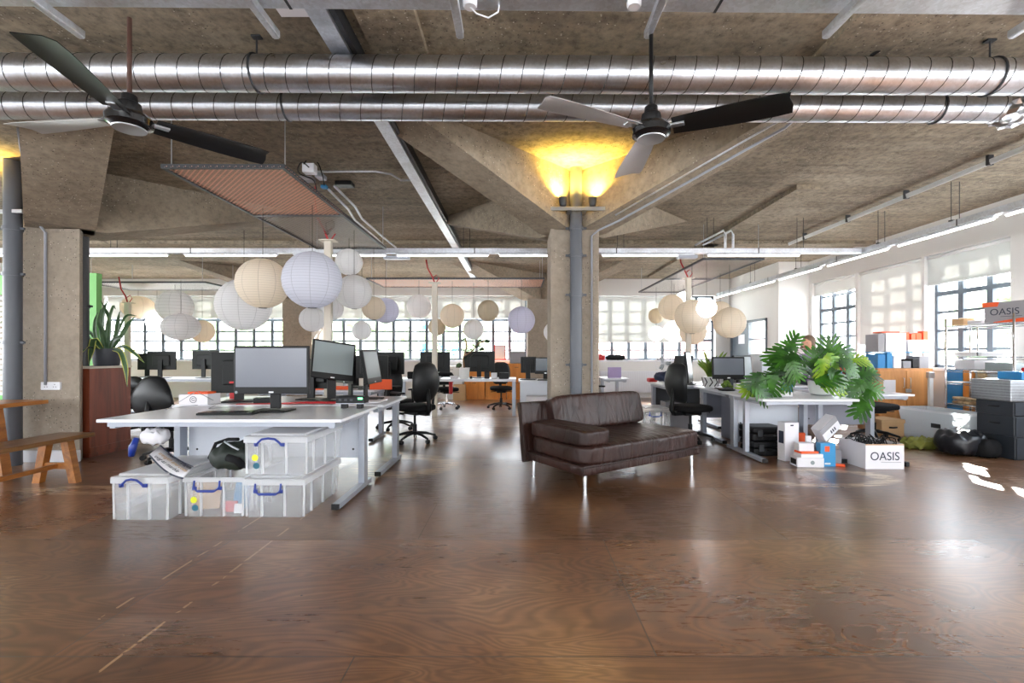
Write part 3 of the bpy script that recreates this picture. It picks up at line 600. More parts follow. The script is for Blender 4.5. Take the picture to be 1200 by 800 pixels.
# hanging mesh rafts
def raft(label, x0, x1, ys, z, mats, rods):
    t = thing('mesh_raft', label, 'ceiling raft', (0,0,z), 0, 'hanging mesh rafts')
    for i in range(len(ys)-1):
        y0, y1 = ys[i], ys[i+1]; b = B(); W = .03
        b.box(x0,x1,y0,y0+W,0,.035); b.box(x0,x1,y1-W,y1,0,.035); b.box(x0,x0+W,y0+W,y1-W,0,.035); b.box(x1-W,x1,y0+W,y1-W,0,.035)
        b.build('frame', M['darkmetal'], t)
        m = B(); pitch = .052
        w, l = x1-x0, y1-y0; n = int((w+l)/pitch)
        for k in range(n):
            for sgn in (1, -1):
                c = k*pitch   # line x + y*? = c
                a0 = max(0, c-l); a1 = min(w, c)
                if a1-a0 < .02: continue
                p = [(a0, c-a0), (a1, c-a1)]
                if sgn < 0: p = [(w-u, v) for u, v in p]
                (ua, va), (ub, vb) = p; d = Vector((ub-ua, vb-va, 0)); nn = Vector((-d.y, d.x, 0)).normalized()*.0045
                A, Bv = Vector((x0+ua, y0+va, .01+.003*sgn)), Vector((x0+ub, y0+vb, .01+.003*sgn))
                m.poly([A-nn, A+nn, Bv+nn, Bv-nn, A-nn+Vector((0,0,.006)), A+nn+Vector((0,0,.006)), Bv+nn+Vector((0,0,.006)), Bv-nn+Vector((0,0,.006))], [(0,3,2,1),(4,5,6,7),(0,1,5,4),(2,3,7,6)])
        m.build('mesh_infill', mats[i], t)
    q = B()
    for (x, y) in rods: q.tube([(x,y,.03),(x,y,SLAB-z)], .005, 6)
    q.build('hanger_rod', M['steel'], t)
    return t
raft('copper and grey expanded mesh raft hung over the near desks at left', -2.94, -1.92, [3.93,5.3,6.97], 2.75, [M['copper'],M['meshgrey']], [(-2.9,4.0),(-1.95,4.0),(-2.9,6.9),(-1.95,6.9)])
raft('grey mesh raft hanging above the right hand lantern cluster', 3.0, 4.0, [7.75,9.8,11.9], 2.75, [M['meshgrey'],M['meshgrey']], [(3.05,7.85),(3.95,7.85),(3.05,11.8),(3.95,11.8)])
raft('brown mesh raft beyond the trunking, over the middle lanterns', -3.1, .55, [9.75,11.0], 2.75, [M['copper']], [(-3,9.8),(.5,9.8),(-3,10.9),(.5,10.9)])
raft('dark framed mesh raft at far left over the oblate lanterns', -9.3, -6.7, [10.25,11.5], 2.75, [M['meshgrey']], [(-9.2,10.3),(-6.8,10.3),(-9.2,11.4),(-6.8,11.4)])
# service poles
def pole(label, x, y, z1, r=.045):
    t = thing('service_pole', label, 'pole', (x,y,0), 0, 'service poles')
    B().box(-r,r,-r*.8,r*.8,0,z1,.008).build('post', M['cream'], t); B().box(-r*2.2,r*2.2,-r*1.6,r*1.6,z1,z1+.015,.003).build('top_plate', M['cream'], t)
    b = B(); b.tube([(0,0,z1+.01),(-.06,.02,z1+.15),(-.14,0,z1+.3),(-.16,-.03,z1+.55 if z1 < 2.6 else z1+.45)], .014); b.tube([(.02,.01,z1+.01),(.08,.02,z1+.1),(.03,.03,z1+.17),(-.05,.0,z1+.1)], .009)
    b.build('cable', M['cable_red'], t, True)
pole('cream power pole rising behind the tilted monitors, red cables above', -2.42, 6.1, 2.66)
pole('slim cream power pole between the middle monitors', -1.62, 9.3, 2.6, .05)
pole('slim power pole behind the right hand lantern cluster', 3.11, 8.72, 2.6, .045)
pole('bent looking cream pole behind the snake plant', -8.25, 10.1, 2.3, .05)
# fans
def make_fan():
    t = thing('ceiling_fan', '', 'fan')
    B().tube([(0,0,.1),(0,0,.52)], .011, 10).build('rod', M['rust'], t, True)
    B().lathe([(.02,.13),(.034,.12),(.036,.09),(.05,.08),(.055,.05),(.05,.03)], 24).build('canopy', M['black'], t, 'auto')
    B().lathe([(.0001,-.052),(.075,-.05),(.088,-.035),(.1,-.03),(.104,.0),(.09,.02),(.05,.035)], 32).build('motor_housing', [M['blackgloss']], t, 'auto')
    B().lathe([(.0001,-.056),(.073,-.0545),(.075,-.05)], 32).build('bottom_plate', M['steel'], t, 'auto')
    return t
def blade(t, ang, m):
    b = B(); sec = []; n = 12
    for i in range(n+1):
        x = .11+.54*i/n; w = .062+.026*math.sin(PI*min(1, i/n*1.1)*.5); w = w if i < n else w*.93; tw = -.24+.1*i/n; z = .0-.0*i
        row = []
        for v, dz in ((-1,0),(-.4,.008),(.4,.008),(1,0)):
            row.append((x+(.02 if v > 0 else 0)*(i==n), v*w*math.cos(tw), v*w*math.sin(tw)+dz))
        sec.append(row)
    vs = [p for r in sec for p in r]+[(p[0],p[1],p[2]-.004) for r in sec for p in r]; o4 = len(vs)//2; fs = []
    for i in range(n):
        for k in range(3): a = i*4+k; fs += [(a,a+1,a+5,a+4),(o4+a,o4+a+4,o4+a+5,o4+a+1)]
        fs += [(i*4,i*4+4,o4+i*4+4,o4+i*4),(i*4+3,o4+i*4+3,o4+i*4+7,i*4+7)]
    fs += [(0,o4,o4+1,1),(1,o4+1,o4+2,2),(2,o4+2,o4+3,3)]; e = n*4; fs += [(e,e+1,o4+e+1,o4+e),(e+1,e+2,o4+e+2,o4+e+1),(e+2,e+3,o4+e+3,o4+e+2)]
    b.poly(vs, fs); o = b.build('blade', m, t, 'auto', (0,0,0), ang)
    q = B().box(.07,.17,-.02,.02,-.004,.006,.002).tube([(.13,-.01,.004),(.13,-.01,.014)],.006).tube([(.15,.01,.004),(.15,.01,.014)],.006).build('blade_iron', M['steel'], o)
f = make_fan(); f['label'] = 'dark three-bladed ceiling fan hanging left, above the bench side'; f['group'] = 'ceiling fans'; f.location = (-2.0, 2.46, 2.43)
for a in (math.atan2(-.91,.22), math.atan2(.71,.65)): blade(f, a, M['blade'])
blade(f, math.atan2(.14,-.9), M['bladesilver'])
f2 = make_fan(); [c_.data.materials.__setitem__(0, M['black']) for c_ in f2.children if c_.name.startswith('rod')]; f2['label'] = 'ceiling fan hanging in front of the yellow lit column'; f2['group'] = 'ceiling fans'; f2.location = (.717, 2.574, 2.43)
for a, m in ((math.atan2(.00096,.00003), M['bladesilver']), (math.atan2(-.41,-.86), M['bladesilver']), (math.atan2(-.41,.88), M['blade'])): blade(f2, a, m)
# drain pipes on the columns
def pipe(label, x, y, r, z1, m, clips, z0=0):
    t = thing('drain_pipe', label, 'pipe', (x,y,0), 0, 'drain pipes')
    B().tube([(0,0,z0),(0,0,z1)], r, 28).build('pipe', m, t, 'auto')
    for z in clips: B().lathe([(r+.001,z-.02),(r+.01,z-.02),(r+.01,z+.02),(r+.001,z+.02)], 28, cap=False).box(r,r+.05,-.012,.012,z-.012,z+.012).box(-r-.05,-r,-.012,.012,z-.012,z+.012).build('pipe_clip', m, t, 'auto')
    return t
pipe('blue grey drain pipe strapped to the front of the middle concrete column', .665, 5.475, .07, SLAB, M['pipegrey'], (1.1,1.9,2.35,2.66))
pipe('thick grey drain pipe standing left of the left column', -5.56, 5.26, .078, 3.345, M['pipegrey'], (1.35,2.1,2.6))
pipe('dark drain pipe behind the right edge of the left column', -5.265, 5.79, .055, 2.64, M['pipedark'], (1.3,1.8), 1.078)
# bracket + yellow lamps
def uplight(label, x, y, z):
    t = thing('uplight', label, 'lamp', (x,y,z), 0, 'yellow uplights')
    B().lathe([(.02,0),(.035,.01),(.045,.06),(.047,.1),(.043,.1),(.04,.05)], 20).build('housing', M['darkmetal'], t, 'auto'); B().lathe([(.0001,.05),(.041,.055)], 20, cap=False).build('bulb', M['lamp'], t)
    l = bpy.data.lights.new('uplight_glow','SPOT'); l.energy = 38; l.color = (1,.68,.12); l.spot_size = 2.5; l.spot_blend = .9; l.shadow_soft_size = .04
    o = bpy.data.objects.new('uplight_glow', l); C.objects.link(o); o.parent = t; o.location = (0,0,.105); o.rotation_euler = (PI,0,0)
b = B(); b.box(.36,.98,5.30,5.335,2.82,2.86,.004); b.box(.56,.6,5.335,5.5,2.825,2.855); b.box(.73,.77,5.335,5.5,2.825,2.855); o = b.build('pipe_bracket', M['steel']); tag(o, 'steel strut clamped round the middle column and its pipe', 'bracket')
uplight('small yellow uplight at the left of the middle column head', .5, 5.318, 2.861); uplight('small yellow uplight at the right of the middle column head', .83, 5.318, 2.861)
uplight('yellow uplight by the pipe head at the left column', -5.8, 5.22, 2.801)
b = B(); b.box(-5.95,-5.4,5.2,5.24,2.76,2.8,.004); o = b.build('pipe_bracket', M['steel']); tag(o, 'steel strut round the thick grey pipe at the left edge', 'bracket')
# wall socket on left column
t = thing('wall_socket', 'white double wall socket low on the left column', 'socket', (-5.31,5.45,.86)); B().box(-.11,.11,-.025,0,-.045,.045,.005).build('plate', M['white'], t)
q = B()
for sx in (-.05,.05):
    for dx, dz in ((0,.018),(-.014,-.01),(.014,-.01)): q.box(sx+dx-.004,sx+dx+.004,-.027,-.024,dz-.004,dz+.004)
q.build('pin_hole', M['black'], t)
# ================================================================== desks
def desk(label, x0, x1, y0, y1, z=.73, panel='back', m_panel=None, foot=True, legs=(0,1), group='white desks', apron=None, double=False):
    cx = (x0+x1)/2; t = thing('desk', label, 'desk', (cx,(y0+y1)/2,0), 0, group); w, d = x1-x0, y1-y0
    B().box(-w/2,w/2,-d/2,d/2,z-.025,z,.004).build('tabletop', M['white'], t)
    B().box(-w/2+.1,w/2-.1,-.02,.02,z-.075,z-.026).box(-w/2+.06,w/2-.06,-d/2+.03,-d/2+.07,z-.06,z-.026).build('crossbar', M['silver'], t)
    for k in legs:
        sx = -1 if k == 0 else 1; X = sx*(w/2-.09)
        l = B(); l.box(X-.028,X+.028,d/2-.22,d/2-.12,.05,z-.03,.004)
        if double: l.box(X-.028,X+.028,d/2-.52,d/2-.46,.05,z-.03,.004)
        l.box(X-.022,X+.022,-d/2+.04,d/2-.06,z-.075,z-.026,.003)
        o = l.build('leg', M['silver'], t)
        B().box(X-.03,X+.03,-d/2+.12,d/2-.02,.012,.055,.004).build('foot', M['silver'], o)
        B().box(X-.031,X+.031,-d/2+.112,-d/2+.119,.012,.056).tube([(X,-d/2+.2,0),(X,-d/2+.2,.012)],.02,12).tube([(X,d/2-.1,0),(X,d/2-.1,.012)],.02,12).build('foot_cap', M['black'], o)
    if panel:
        yy = d/2-.11; p = B(); p.box(-w/2+.12,w/2-.12,yy,yy+.018,.26,z-.03,.002)
        o = p.build('modesty_panel', m_panel or M['panel'], t)
        s = B()
        for sx in (-1,1):
            for zz in (.34,.64): s.tube([(sx*(w/2-.2),yy-.002,zz),(sx*(w/2-.2),yy+.001,zz)], .01, 10)
        s.build('screw', M['darkmetal'], o)
    return t
desk('white cantilever desk nearest the camera, clear storage boxes beneath', -3.18, -1.33, 3.6, 4.55)
desk('white desk back to back with the nearest one, carrying the tilted monitor', -3.35, -1.3, 4.62, 5.6, panel=None)
desk('white desk behind the black task chair, two dark monitors on it', -3.6, -1.95, 6.5, 7.3, panel=None)
desk('white desk beneath the large philodendron', 2.66, 3.72, 5.2, 6.25, double=True)
desk('white desk with the spiky plant, behind the philodendron desk', 2.70, 3.76, 6.33, 7.35, panel='back', m_panel=M['greypanel'])
desk('narrow white desk end sticking out beside the wooden cupboard', 3.78, 4.86, 5.85, 6.65, panel='back', m_panel=M['greypanel'])
desk('white desk with piled clothes near the far right windows', 2.3, 3.35, 7.6, 8.6, m_panel=M['pipedark'])
desk('small white desk in front of the radiator', 1.75, 2.25, 9.6, 10.6, panel=None)
desk('cluttered white desk before the corner windows, stacked with blue and orange boxes', 4.2, 6.0, 8.3, 9.1, m_panel=M['greypanel'])
desk('far left white desk under two back turned monitors', -8.0, -6.1, 9.6, 10.4, panel=None)
desk('far white desk between the pier and the middle pole, under oval lanterns', -5.8, -3.9, 10.4, 11.2, panel=None)
# plain frame table in the middle distance
t = thing('desk', 'long white table with square legs and a potted plant, mid distance', 'desk', (-1.2,9.85,0), 0, 'white desks')
B().box(-1.3,1.16,-.42,.42,.68,.73,.003).build('tabletop', M['white'], t)
for X in (-1.24,1.12):
    for Y in (-.38,.36): B().box(X-.035,X+.035,Y-.035,Y+.035,0,.68,.004).build('leg', M['silver'], t)
# counter to the right of it
t = thing('counter', 'white counter with a closed front, left of the concrete column', 'counter', (.46,9.3,0))
B().box(-.42,.75,-.35,.35,0,.70,.003).build('cabinet_body', M['panel'], t); B().box(-.45,.78,-.38,.38,.7,.73,.003).build('worktop', M['white'], t)
# ------------------------------------------------------------------ monitors
mon_n = [0]
def monitor(label, x, y, z, rz, w, h, zb, facing=True, tilt=0., scr='screen', base='flat', group='computer monitors', roll=0.):
    """origin at the foot on the desk; local -y is the screen side; zb = bottom of the screen housing over the desk"""
    t = thing('monitor', label, 'monitor', (x,y,z), rz, group)
    R = Matrix.Translation((0,0,zb+h/2)) @ Euler((tilt,roll,0)).to_matrix().to_4x4()
    B().box(-w/2,w/2,-.035,.0,-h/2,h/2,.006,R).box(-w*.3,w*.3,0,.03,-h*.3,h*.3,.012,R).build('housing', M['black'] if facing else M['monback'], t)
    B().box(-w/2+.018,w/2-.018,-.0365,-.0352,-h/2+.06,h/2-.02,0,R).build('screen', M[scr], t)
    B().box(-.045,.045,.03,.055,.02,zb+h*.55,.006).build('neck', M['black'], t)
    B().box(-.15,.15,-.12,.11,0,.014,.006).build('base', M['black'], t)
    B().box(-.02,.02,-.037,-.036,-h/2+.01,-h/2+.022,0,R).build('maker_badge', M['steel'], t)
    return t
Z7 = .732
m1 = monitor('large monitor standing square to the camera on the nearest desk', -2.10, 4.1, Z7, 0, .64, .41, .15)
B().lathe([(.0001,0),(.012,0),(.012,.001),(.0001,.001)],16,T_((-.295,-.038,.165),PI/2)).build('sticker', M['screenlight'], m1)
mm = monitor('black monitor seen from behind, half hidden left of the large monitor', -2.88, 4.95, Z7, math.radians(200), .52, .42, .09, False)
B().box(-.02,.02,-.001,.0,-.01,.01).build('sticker', M['red'], mm, False, (.07,.034,.2))
monitor('black monitor peeping out right of the large monitor', -2.2, 5.15, Z7, math.radians(165), .5, .32, .12, False)
monitor('grey screened monitor tipped sideways beside the large one', -1.93, 4.98, Z7, math.radians(38), .44, .40, .22, True, math.radians(-12), 'screenlight', roll=math.radians(8))
monitor('blue grey monitor turned toward the right, behind the tipped one', -1.95, 5.45, Z7, math.radians(-48), .5, .36, .16, True, 0, 'screendark')
monitor('small dark monitor between the blue grey and the edge-on monitors', -2.42, 7.1, Z7, math.radians(5), .36, .3, .16, True, 0, 'monback')
monitor('nearly edge-on monitor with a pale screen on the desk corner', -1.6, 5.15, Z7, math.radians(90), .5, .36, .17, True, math.radians(-10), 'screenlight')
monitor('dark back turned monitor left of the middle pole', -2.08, 6.75, Z7, math.radians(183), .48, .32, .15, False)
monitor('second dark monitor back, overlapping the one left of the middle pole', -1.93, 7.15, Z7, math.radians(172), .46, .33, .19, False)
monitor('dark monitor back above the task chair headrest', -1.72, 9.9, Z7, PI, .62, .42, .12, False)
monitor('dark monitor back right of the white potted plant on the long table', -.8, 9.9, Z7, math.radians(176), .64, .42, .13, False)
monitor('black monitor on the white counter, left of the pale screened one', .2, 9.2, Z7, math.radians(170), .3, .31, .13, False)
monitor('blue grey screened monitor on the white counter by the column', .52, 9.0, Z7, math.radians(-6), .4, .31, .12, True, 0, 'screendark')
monitor('left of two back turned monitors on the far left desk', -7.35, 9.85, Z7, math.radians(186), .55, .38, .17, False)
monitor('right of two back turned monitors on the far left desk', -6.45, 9.85, Z7, math.radians(172), .6, .38, .18, False)
monitor('dark monitor at the far left, half behind the snake plant', -7.85, 10.15, Z7, math.radians(190), .42, .35, .16, False)
monitor('small dark monitor seen just above the large monitor', -5.05, 10.7, Z7, PI, .5, .33, .17, False)
monitor('grey screened monitor on the spiky plant desk, facing left of camera', 2.95, 6.72, Z7, math.radians(-4), .44, .31, .14, True, math.radians(-4), 'screen')
monitor('pale backed monitor close behind the grey screened one at right', 3.25, 6.95, Z7, math.radians(30), .4, .35, .12, True, math.radians(-6), 'screenlight')
monitor('edge-on pale monitor standing behind the right task chair', 2.76, 7.78, Z7, math.radians(62), .5, .5, .03, True, math.radians(-6), 'screenlight')
monitor('thin black monitor seen edge on near the desk fan', 2.85, 8.25, Z7, math.radians(-70), .45, .36, .1, True, math.radians(-12), 'monback')
# ------------------------------------------------------------------ chairs
def office_chair(label, x, y, rz, seat_z=.47, h=.62, arms=True, group='black office chairs', m=None, star=True, style='task', legm=None):
    """local -y is the front of the chair"""
    t = thing('office_chair', label, 'chair', (x,y,0), rz, group); m = m or M['blackfab']; lm = legm or M['black']
    for k in range(5):
        a = 2*PI*k/5+.3; c, s = math.cos(a), math.sin(a)
        l = B().tube([(c*.03,s*.03,.12),(c*.16,s*.16,.105),(c*.3,s*.3,.065)], [.024,.02,.014], 8).build('leg', lm, t, True)
        B().tube([(c*.3-s*.022,s*.3+c*.022,.028),(c*.3-s*.006,s*.3+c*.006,.028)], .028, 14).tube([(c*.3+s*.022,s*.3-c*.022,.028),(c*.3+s*.006,s*.3-c*.006,.028)], .028, 14).tube([(c*.3,s*.3,.03),(c*.3,s*.3,.07)], .01, 6).build('castor', M['black'], l, 'auto')
    B().tube([(0,0,.09),(0,0,.24)], .03, 14).tube([(0,0,.24),(0,0,seat_z-.09)], .018, 12).build('gas_lift', lm, t, 'auto')
    B().box(-.1,.1,-.12,.16,seat_z-.1,seat_z-.055,.012).tube([(.1,-.04,seat_z-.07),(.24,-.06,seat_z-.08),(.27,-.06,seat_z-.08)], .008).tube([(-.1,.03,seat_z-.07),(-.23,.03,seat_z-.085)], .008).box(-.04,.04,.14,.3,seat_z-.1,seat_z-.06,.01).build('mechanism', M['black'], t)
    B().blob(-.25,.25,-.25,.24,seat_z-.055,seat_z+.045,4,.12).build('seat', m, t, True)
    # backrest: curved pad with rounded outline
    b = B(); nx, nz = 10, 14; front, back = [], []
    z0 = seat_z+.08
    for j in range(nz+1):
        v = j/nz; z = z0+h*v; wv = .225*(math.sin(PI*min(1,max(0,.14+.72*v)))**.55) if style == 'task' else .265*(1-max(0, v-.35)**2*1.5)*(1 if v > .12 else .85+v)
        if v == 1: wv *= .62
        if v == 0: wv *= .8
        yb = .225+.03*math.sin(v*PI*1.3)+.09*v-.05*(v-.3)**2*4*.3
        fr, bk = [], []
        for i in range(nx+1):
            u = -1+2*i/nx; e = math.sqrt(max(0, 1-abs(u)**3)); e2 = math.sqrt(max(0,1-abs(2*v-1)**5))
            fr.append((u*wv, yb-.012-.03*e*e2+.03*(u*u)*-1, z)); bk.append((u*wv, yb+.004+.022*e*e2-.03*u*u, z))
        front.append(fr); back.append(bk)
    vs = [p for r in front for p in r]+[p for r in back for p in r]; o = (nx+1)*(nz+1); fs = []
    for j in range(nz):
        for i in range(nx):
            a = j*(nx+1)+i; fs += [(a,a+1,a+nx+2,a+nx+1),(o+a,o+a+nx+1,o+a+nx+2,o+a+1)]
        a = j*(nx+1); fs += [(a,a+nx+1,o+a+nx+1,o+a)]; a += nx; fs += [(a,o+a,o+a+nx+1,a+nx+1)]
    for i in range(nx): fs += [(i,o+i,o+i+1,i+1)]; a = nz*(nx+1)+i; fs += [(a,a+1,o+a+1,o+a)]
    b.poly(vs, fs); bb = b.build('backrest', M['blackleather'] if m is M['blackfab'] else m, t, True)
    B().tube([(0,.28,seat_z-.08),(0,.33,seat_z-.02),(0,.31,seat_z+.15),(0,.29,seat_z+.3)], [.03,.032,.03,.02], 10).build('back_bracket', M['black'], t, True)
    if arms:
        for sx in (-1,1):
            a = B().tube([(sx*.2,.02,seat_z-.075),(sx*.29,.02,seat_z-.06),(sx*.3,.02,seat_z+.02),(sx*.3,.04,seat_z+.2)], [.016,.018,.02,.022], 8).build('armrest', M['black'], t, True)
            B().box(sx*.3-.04,sx*.3+.04,-.11,.15,seat_z+.2,seat_z+.228,.012).build('arm_pad', M['black'], a)
    return t
office_chair('black task chair in side view standing in the aisle, facing left', -1.45, 6.72, math.radians(-132), .48, .55, True)
office_chair('black task chair seen from behind its back, tucked to the right hand desk', 2.43, 6.74, math.radians(112), .47, .55, False)
office_chair('black round backed chair left of the nearest desk', -4.02, 5.55, math.radians(172), .44, .46, False, style='round')
office_chair('dark green tinged chair behind the round backed one', -5.75, 7.3, math.radians(150), .5, .44, False, style='round')
office_chair('black chair pushed under the long table in front of orange cupboards', -.38, 10.75, math.radians(5), .46, .5, False)
office_chair('black armchair partly hidden just right of the concrete column', 1.28, 7.9, math.radians(70), .46, .6, True)
office_chair('black chair between the task chair and the middle monitors', -2.0, 7.85, math.radians(170), .44, .5, True)
office_chair('tall black mesh chair between the philodendron and the wooden cupboard', 5.12, 6.88, math.radians(8), .48, .58, False)
office_chair('silver legged chair glimpsed behind the aisle task chair', -1.6, 10.75, math.radians(20), .44, .3, False, legm=M['chrome'])
office_chair('dark chair at the far left desk beneath the back turned monitors', -7.0, 8.95, math.radians(175), .44, .3, False, style='round')
# ------------------------------------------------------------------ storage boxes
def storage_box(label, x, y, z, w=.44, d=.70, h=.31, lid=True, handle='up', rz=0., items=(), stick=True):
    """front face at local y=0"""
    t = thing('storage_box', label, 'storage box', (x,y,z), rz, 'clear storage boxes'); th = .006; k = .02
    b = B(); b.box(k,w-k,k,d-k,0,th)
    def wall(a, c):   # quads, slightly tapered, thick
        pass
    hh = h-.03 if lid else h
    b.poly([(k,k,0),(w-k,k,0),(w-k,d-k,0),(k,d-k,0),(.006,.006,hh),(w-.006,.006,hh),(w-.006,d-.006,hh),(.006,d-.006,hh),
            (k+th,k+th,th),(w-k-th,k+th,th),(w-k-th,d-k-th,th),(k+th,d-k-th,th),(.006+th,.006+th,hh),(w-.006-th,.006+th,hh),(w-.006-th,d-.006-th,hh),(.006+th,d-.006-th,hh)],
           [(0,1,5,4),(1,2,6,5),(2,3,7,6),(3,0,4,7),(8,12,13,9),(9,13,14,10),(10,14,15,11),(11,15,12,8),(4,5,13,12),(5,6,14,13),(6,7,15,14),(7,4,12,15)])
    b.build('tub', M['plastic'], t)
    r = B(); r.box(-.004,w+.004,-.004,.006,hh-.035,hh-.0); r.box(-.004,w+.004,d-.006,d+.004,hh-.035,hh); r.box(-.004,.006,.006,d-.006,hh-.035,hh); r.box(w-.006,w+.004,.006,d-.006,hh-.035,hh)
    for fx in (.28,.66): r.box(w*fx-.006,w*fx+.006,.003,.02,.01,hh-.035)
    for fy in (.2,.5,.8): r.box(w-.02,w-.004,d*fy-.006,d*fy+.006,.01,hh-.035); r.box(.004,.02,d*fy-.006,d*fy+.006,.01,hh-.035)
    for q, p in ((.012,.012),(w-.012,.012)): r.tube([(q,p,.01),(q+(.004 if q > .2 else -.004),p,hh-.035)], .008, 6)
    r.build('rim', M['plasticrib'], t)
    if lid: B().box(-.003,w+.003,-.003,d+.003,h-.03,h-.018,.003).box(.03,w-.03,.03,d-.03,h-.018,h,.006).build('lid', M['plasticrib'], t)
    zc = hh-.02 if handle == 'up' else hh-.05
    b = B(); x0, x1 = w*.2, w*.62
    if handle == 'up': b.tube([(x0,-.02,zc-.035),(x0+.02,-.022,zc-.01),(x0+.05,-.026,zc+.015),((x0+x1)/2,-.028,zc+.022),(x1-.05,-.026,zc+.015),(x1-.02,-.022,zc-.01),(x1,-.02,zc-.035)], .008, 8)
    else: b.tube([(x0,-.012,zc+.03),(x0,-.02,zc-.02),(x0+.03,-.026,zc-.045),(x1-.03,-.026,zc-.045),(x1,-.02,zc-.02),(x1,-.012,zc+.03)], .007, 8); b.box(x0+.03,x1-.03,-.032,-.02,zc-.054,zc-.036,.003)
    for q in (x0,x1): b.box(q-.014,q+.014,-.018,-.003,zc-.04,zc-.015,.003)
    b.build('handle', M['blue'], t, True)
    if stick:
        B().lathe([(.0001,0),(.024,0),(.024,.0012),(.0001,.0012)],24,T_((w*.16,.008,.13),PI/2)).build('round_label', M['yellow'], t)
        B().lathe([(.0001,0),(.024,0),(.024,.0012),(.0001,.0012)],24,T_((w*.18,.01,.07),PI/2)).build('round_label', M['teal'], t)
    return t
storage_box('clear plastic storage box with a blue handle, leftmost under the nearest desk', -2.98, 3.5, 0, .42, .7, .34, True, 'up', math.radians(-1), stick=False)
b2 = storage_box('open clear storage box holding papers, under the dark green bag', -2.5, 3.57, 0, .45, .7, .30, False, 'down')
storage_box('lower clear storage box of the right hand pair under the nearest desk', -2.04, 3.56, 0, .45, .72, .31, True, 'down', stick=False)
storage_box('upper clear storage box stacked on the right hand pair', -2.05, 3.58, .313, .47, .72, .31, True, 'up')
storage_box('clear storage box with grey lid on the floor left of the right hand task chair', 1.88, 7.12, 0, .4, .5, .42, True, 'down', stick=False)
# things in the open box
for (x, y, s, rx, rz, m, lab) in ((-2.42,3.72,(.2,.012,.22),-.3,.2,'card','tan folder leaning inside the open storage box'),(-2.16,3.75,(.14,.02,.2),-.2,-.2,'skyblue','blue booklet inside the open storage box'),
    (-2.28,3.95,(.3,.22,.06),0,.1,'cardgrey','grey parcel lying in the open storage box'),(-2.2,3.66,(.1,.01,.08),-.15,0,'red','pink card at the front of the open storage box'),(-2.12,3.63,(.07,.008,.07),-.1,.0,'cardwhite','small white leaflet at the front of the open storage box')):
    zc = .012+s[2]/2+abs(math.sin(rx))*.03
    o = B().box(-s[0]/2,s[0]/2,-s[1]/2,s[1]/2,-s[2]/2,s[2]/2,.002).build('booklet', M[m], None, False, (x,y,zc), rz); o.rotation_euler.x = rx; tag(o, lab, 'paper goods', 'papers in the open box')
# dark green bag on open box
t = thing('cloth_bag', 'dark green rolled bag lying on the open storage box, grey strap buckle showing', 'bag', (-2.27,3.86,.30))
B().blob(-.19,.22,-.16,.18,.004,.2,2.6,.1,12,None,.02).build('bag_body', M['greenbag'], t, True)
B().tube([(.02,-.155,.12),(.1,-.17,.1),(.15,-.165,.05)], .03, 8).build('pocket', M['blackfab'], t, True)
B().tube([(-.16,-.1,.1),(-.17,0,.2),(-.1,.05,.225),(.0,.02,.23)], .014, 8).build('strap', M['black'], t, True)
B().tube([(-.04,-.1,.235),(.03,-.12,.2),(.09,-.12,.17)], .008, 6).build('rod_handle', M['steel'], t, True)
# banner with lettering draped over the open box
t = thing('lettered_banner', 'pale folded banner printed with rows of dark words, propped on the storage boxes', 'banner', (0,0,0))
A0 = D(176,533,3.66); A1 = D(188,523,3.85); E0 = D(215,560,3.5); E1 = D(226,548,3.72)
b = B(); n = 12; rows = []
for i in range(n+1):
    u = i/n; p0 = A0.lerp(E0, u)+Vector((0,0,-.03*math.sin(PI*u)*0)); p1 = A1.lerp(E1, u); p0.z -= .035*math.sin(PI*u); p1.z -= .02*math.sin(PI*u)
    rows.append((p0, p1))
vs = [p for r in rows for p in r]; up = Vector((0,-.004,.008)); vs += [p+up for p in vs[:]]; o4 = 2*(n+1); fs = []
for i in range(n): a = 2*i; fs += [(a,a+1,a+3,a+2),(o4+a,o4+a+2,o4+a+3,o4+a+1),(a,a+2,o4+a+2,o4+a),(a+1,o4+a+1,o4+a+3,a+3)]
fs += [(0,o4,o4+1,1),(2*n,2*n+1,o4+2*n+1,o4+2*n)]
b.poly(vs, fs).build('cloth', M['cardwhite'], t, True)
b = B(); b.tube([r[0]+Vector((0,-.006,.0)) for r in rows], .006, 6); b.tube([r[1]+Vector((0,0,.008)) for r in rows], .006, 6); b.build('border', M['ink'], t, True)
ctr = (A0+E0+A1+E1)/4; ux = (E0-A0).normalized(); uy = (A1-A0); uy = (uy-ux*uy.dot(ux)).normalized(); uz = ux.cross(uy).normalized()
Rm = Matrix((ux, uy, uz)).transposed().to_4x4()
for k, (s, m) in enumerate((('from strength', 'ink'), ('strength and com', 'orange'), ('strong as marble', 'ink'))):
    cu = bpy.data.curves.new('lettering','FONT'); cu.body = s; cu.size = .052; cu.extrude = .0005; cu.align_x='CENTER'; cu.align_y='CENTER'; cu.materials.append(M['ink'] if m == 'ink' else M['card'])
    text_mesh(cu, 'lettering', t, Matrix.Translation(ctr+uy*(.06-.055*k)+uz*.012+Vector((0,-.004,-.012))) @ Rm)
# blue-white plush thing
t = thing('hanging_bag', 'crumpled pale and blue bag hanging at the left end of the nearest desk', 'bag', (-3.05,4.0,.47))
b = B(); b.blob(-.1,.12,-.07,.08,0,.13,2.4,0,8,None,.02); b.build('bundle', M['cardwhite'], t, True)
B().tube([(-.1,-.05,.06),(-.12,-.07,-.02),(-.13,-.07,-.09)], [.02,.03,.02], 8).build('blue_strip', M['blue'], t, True)
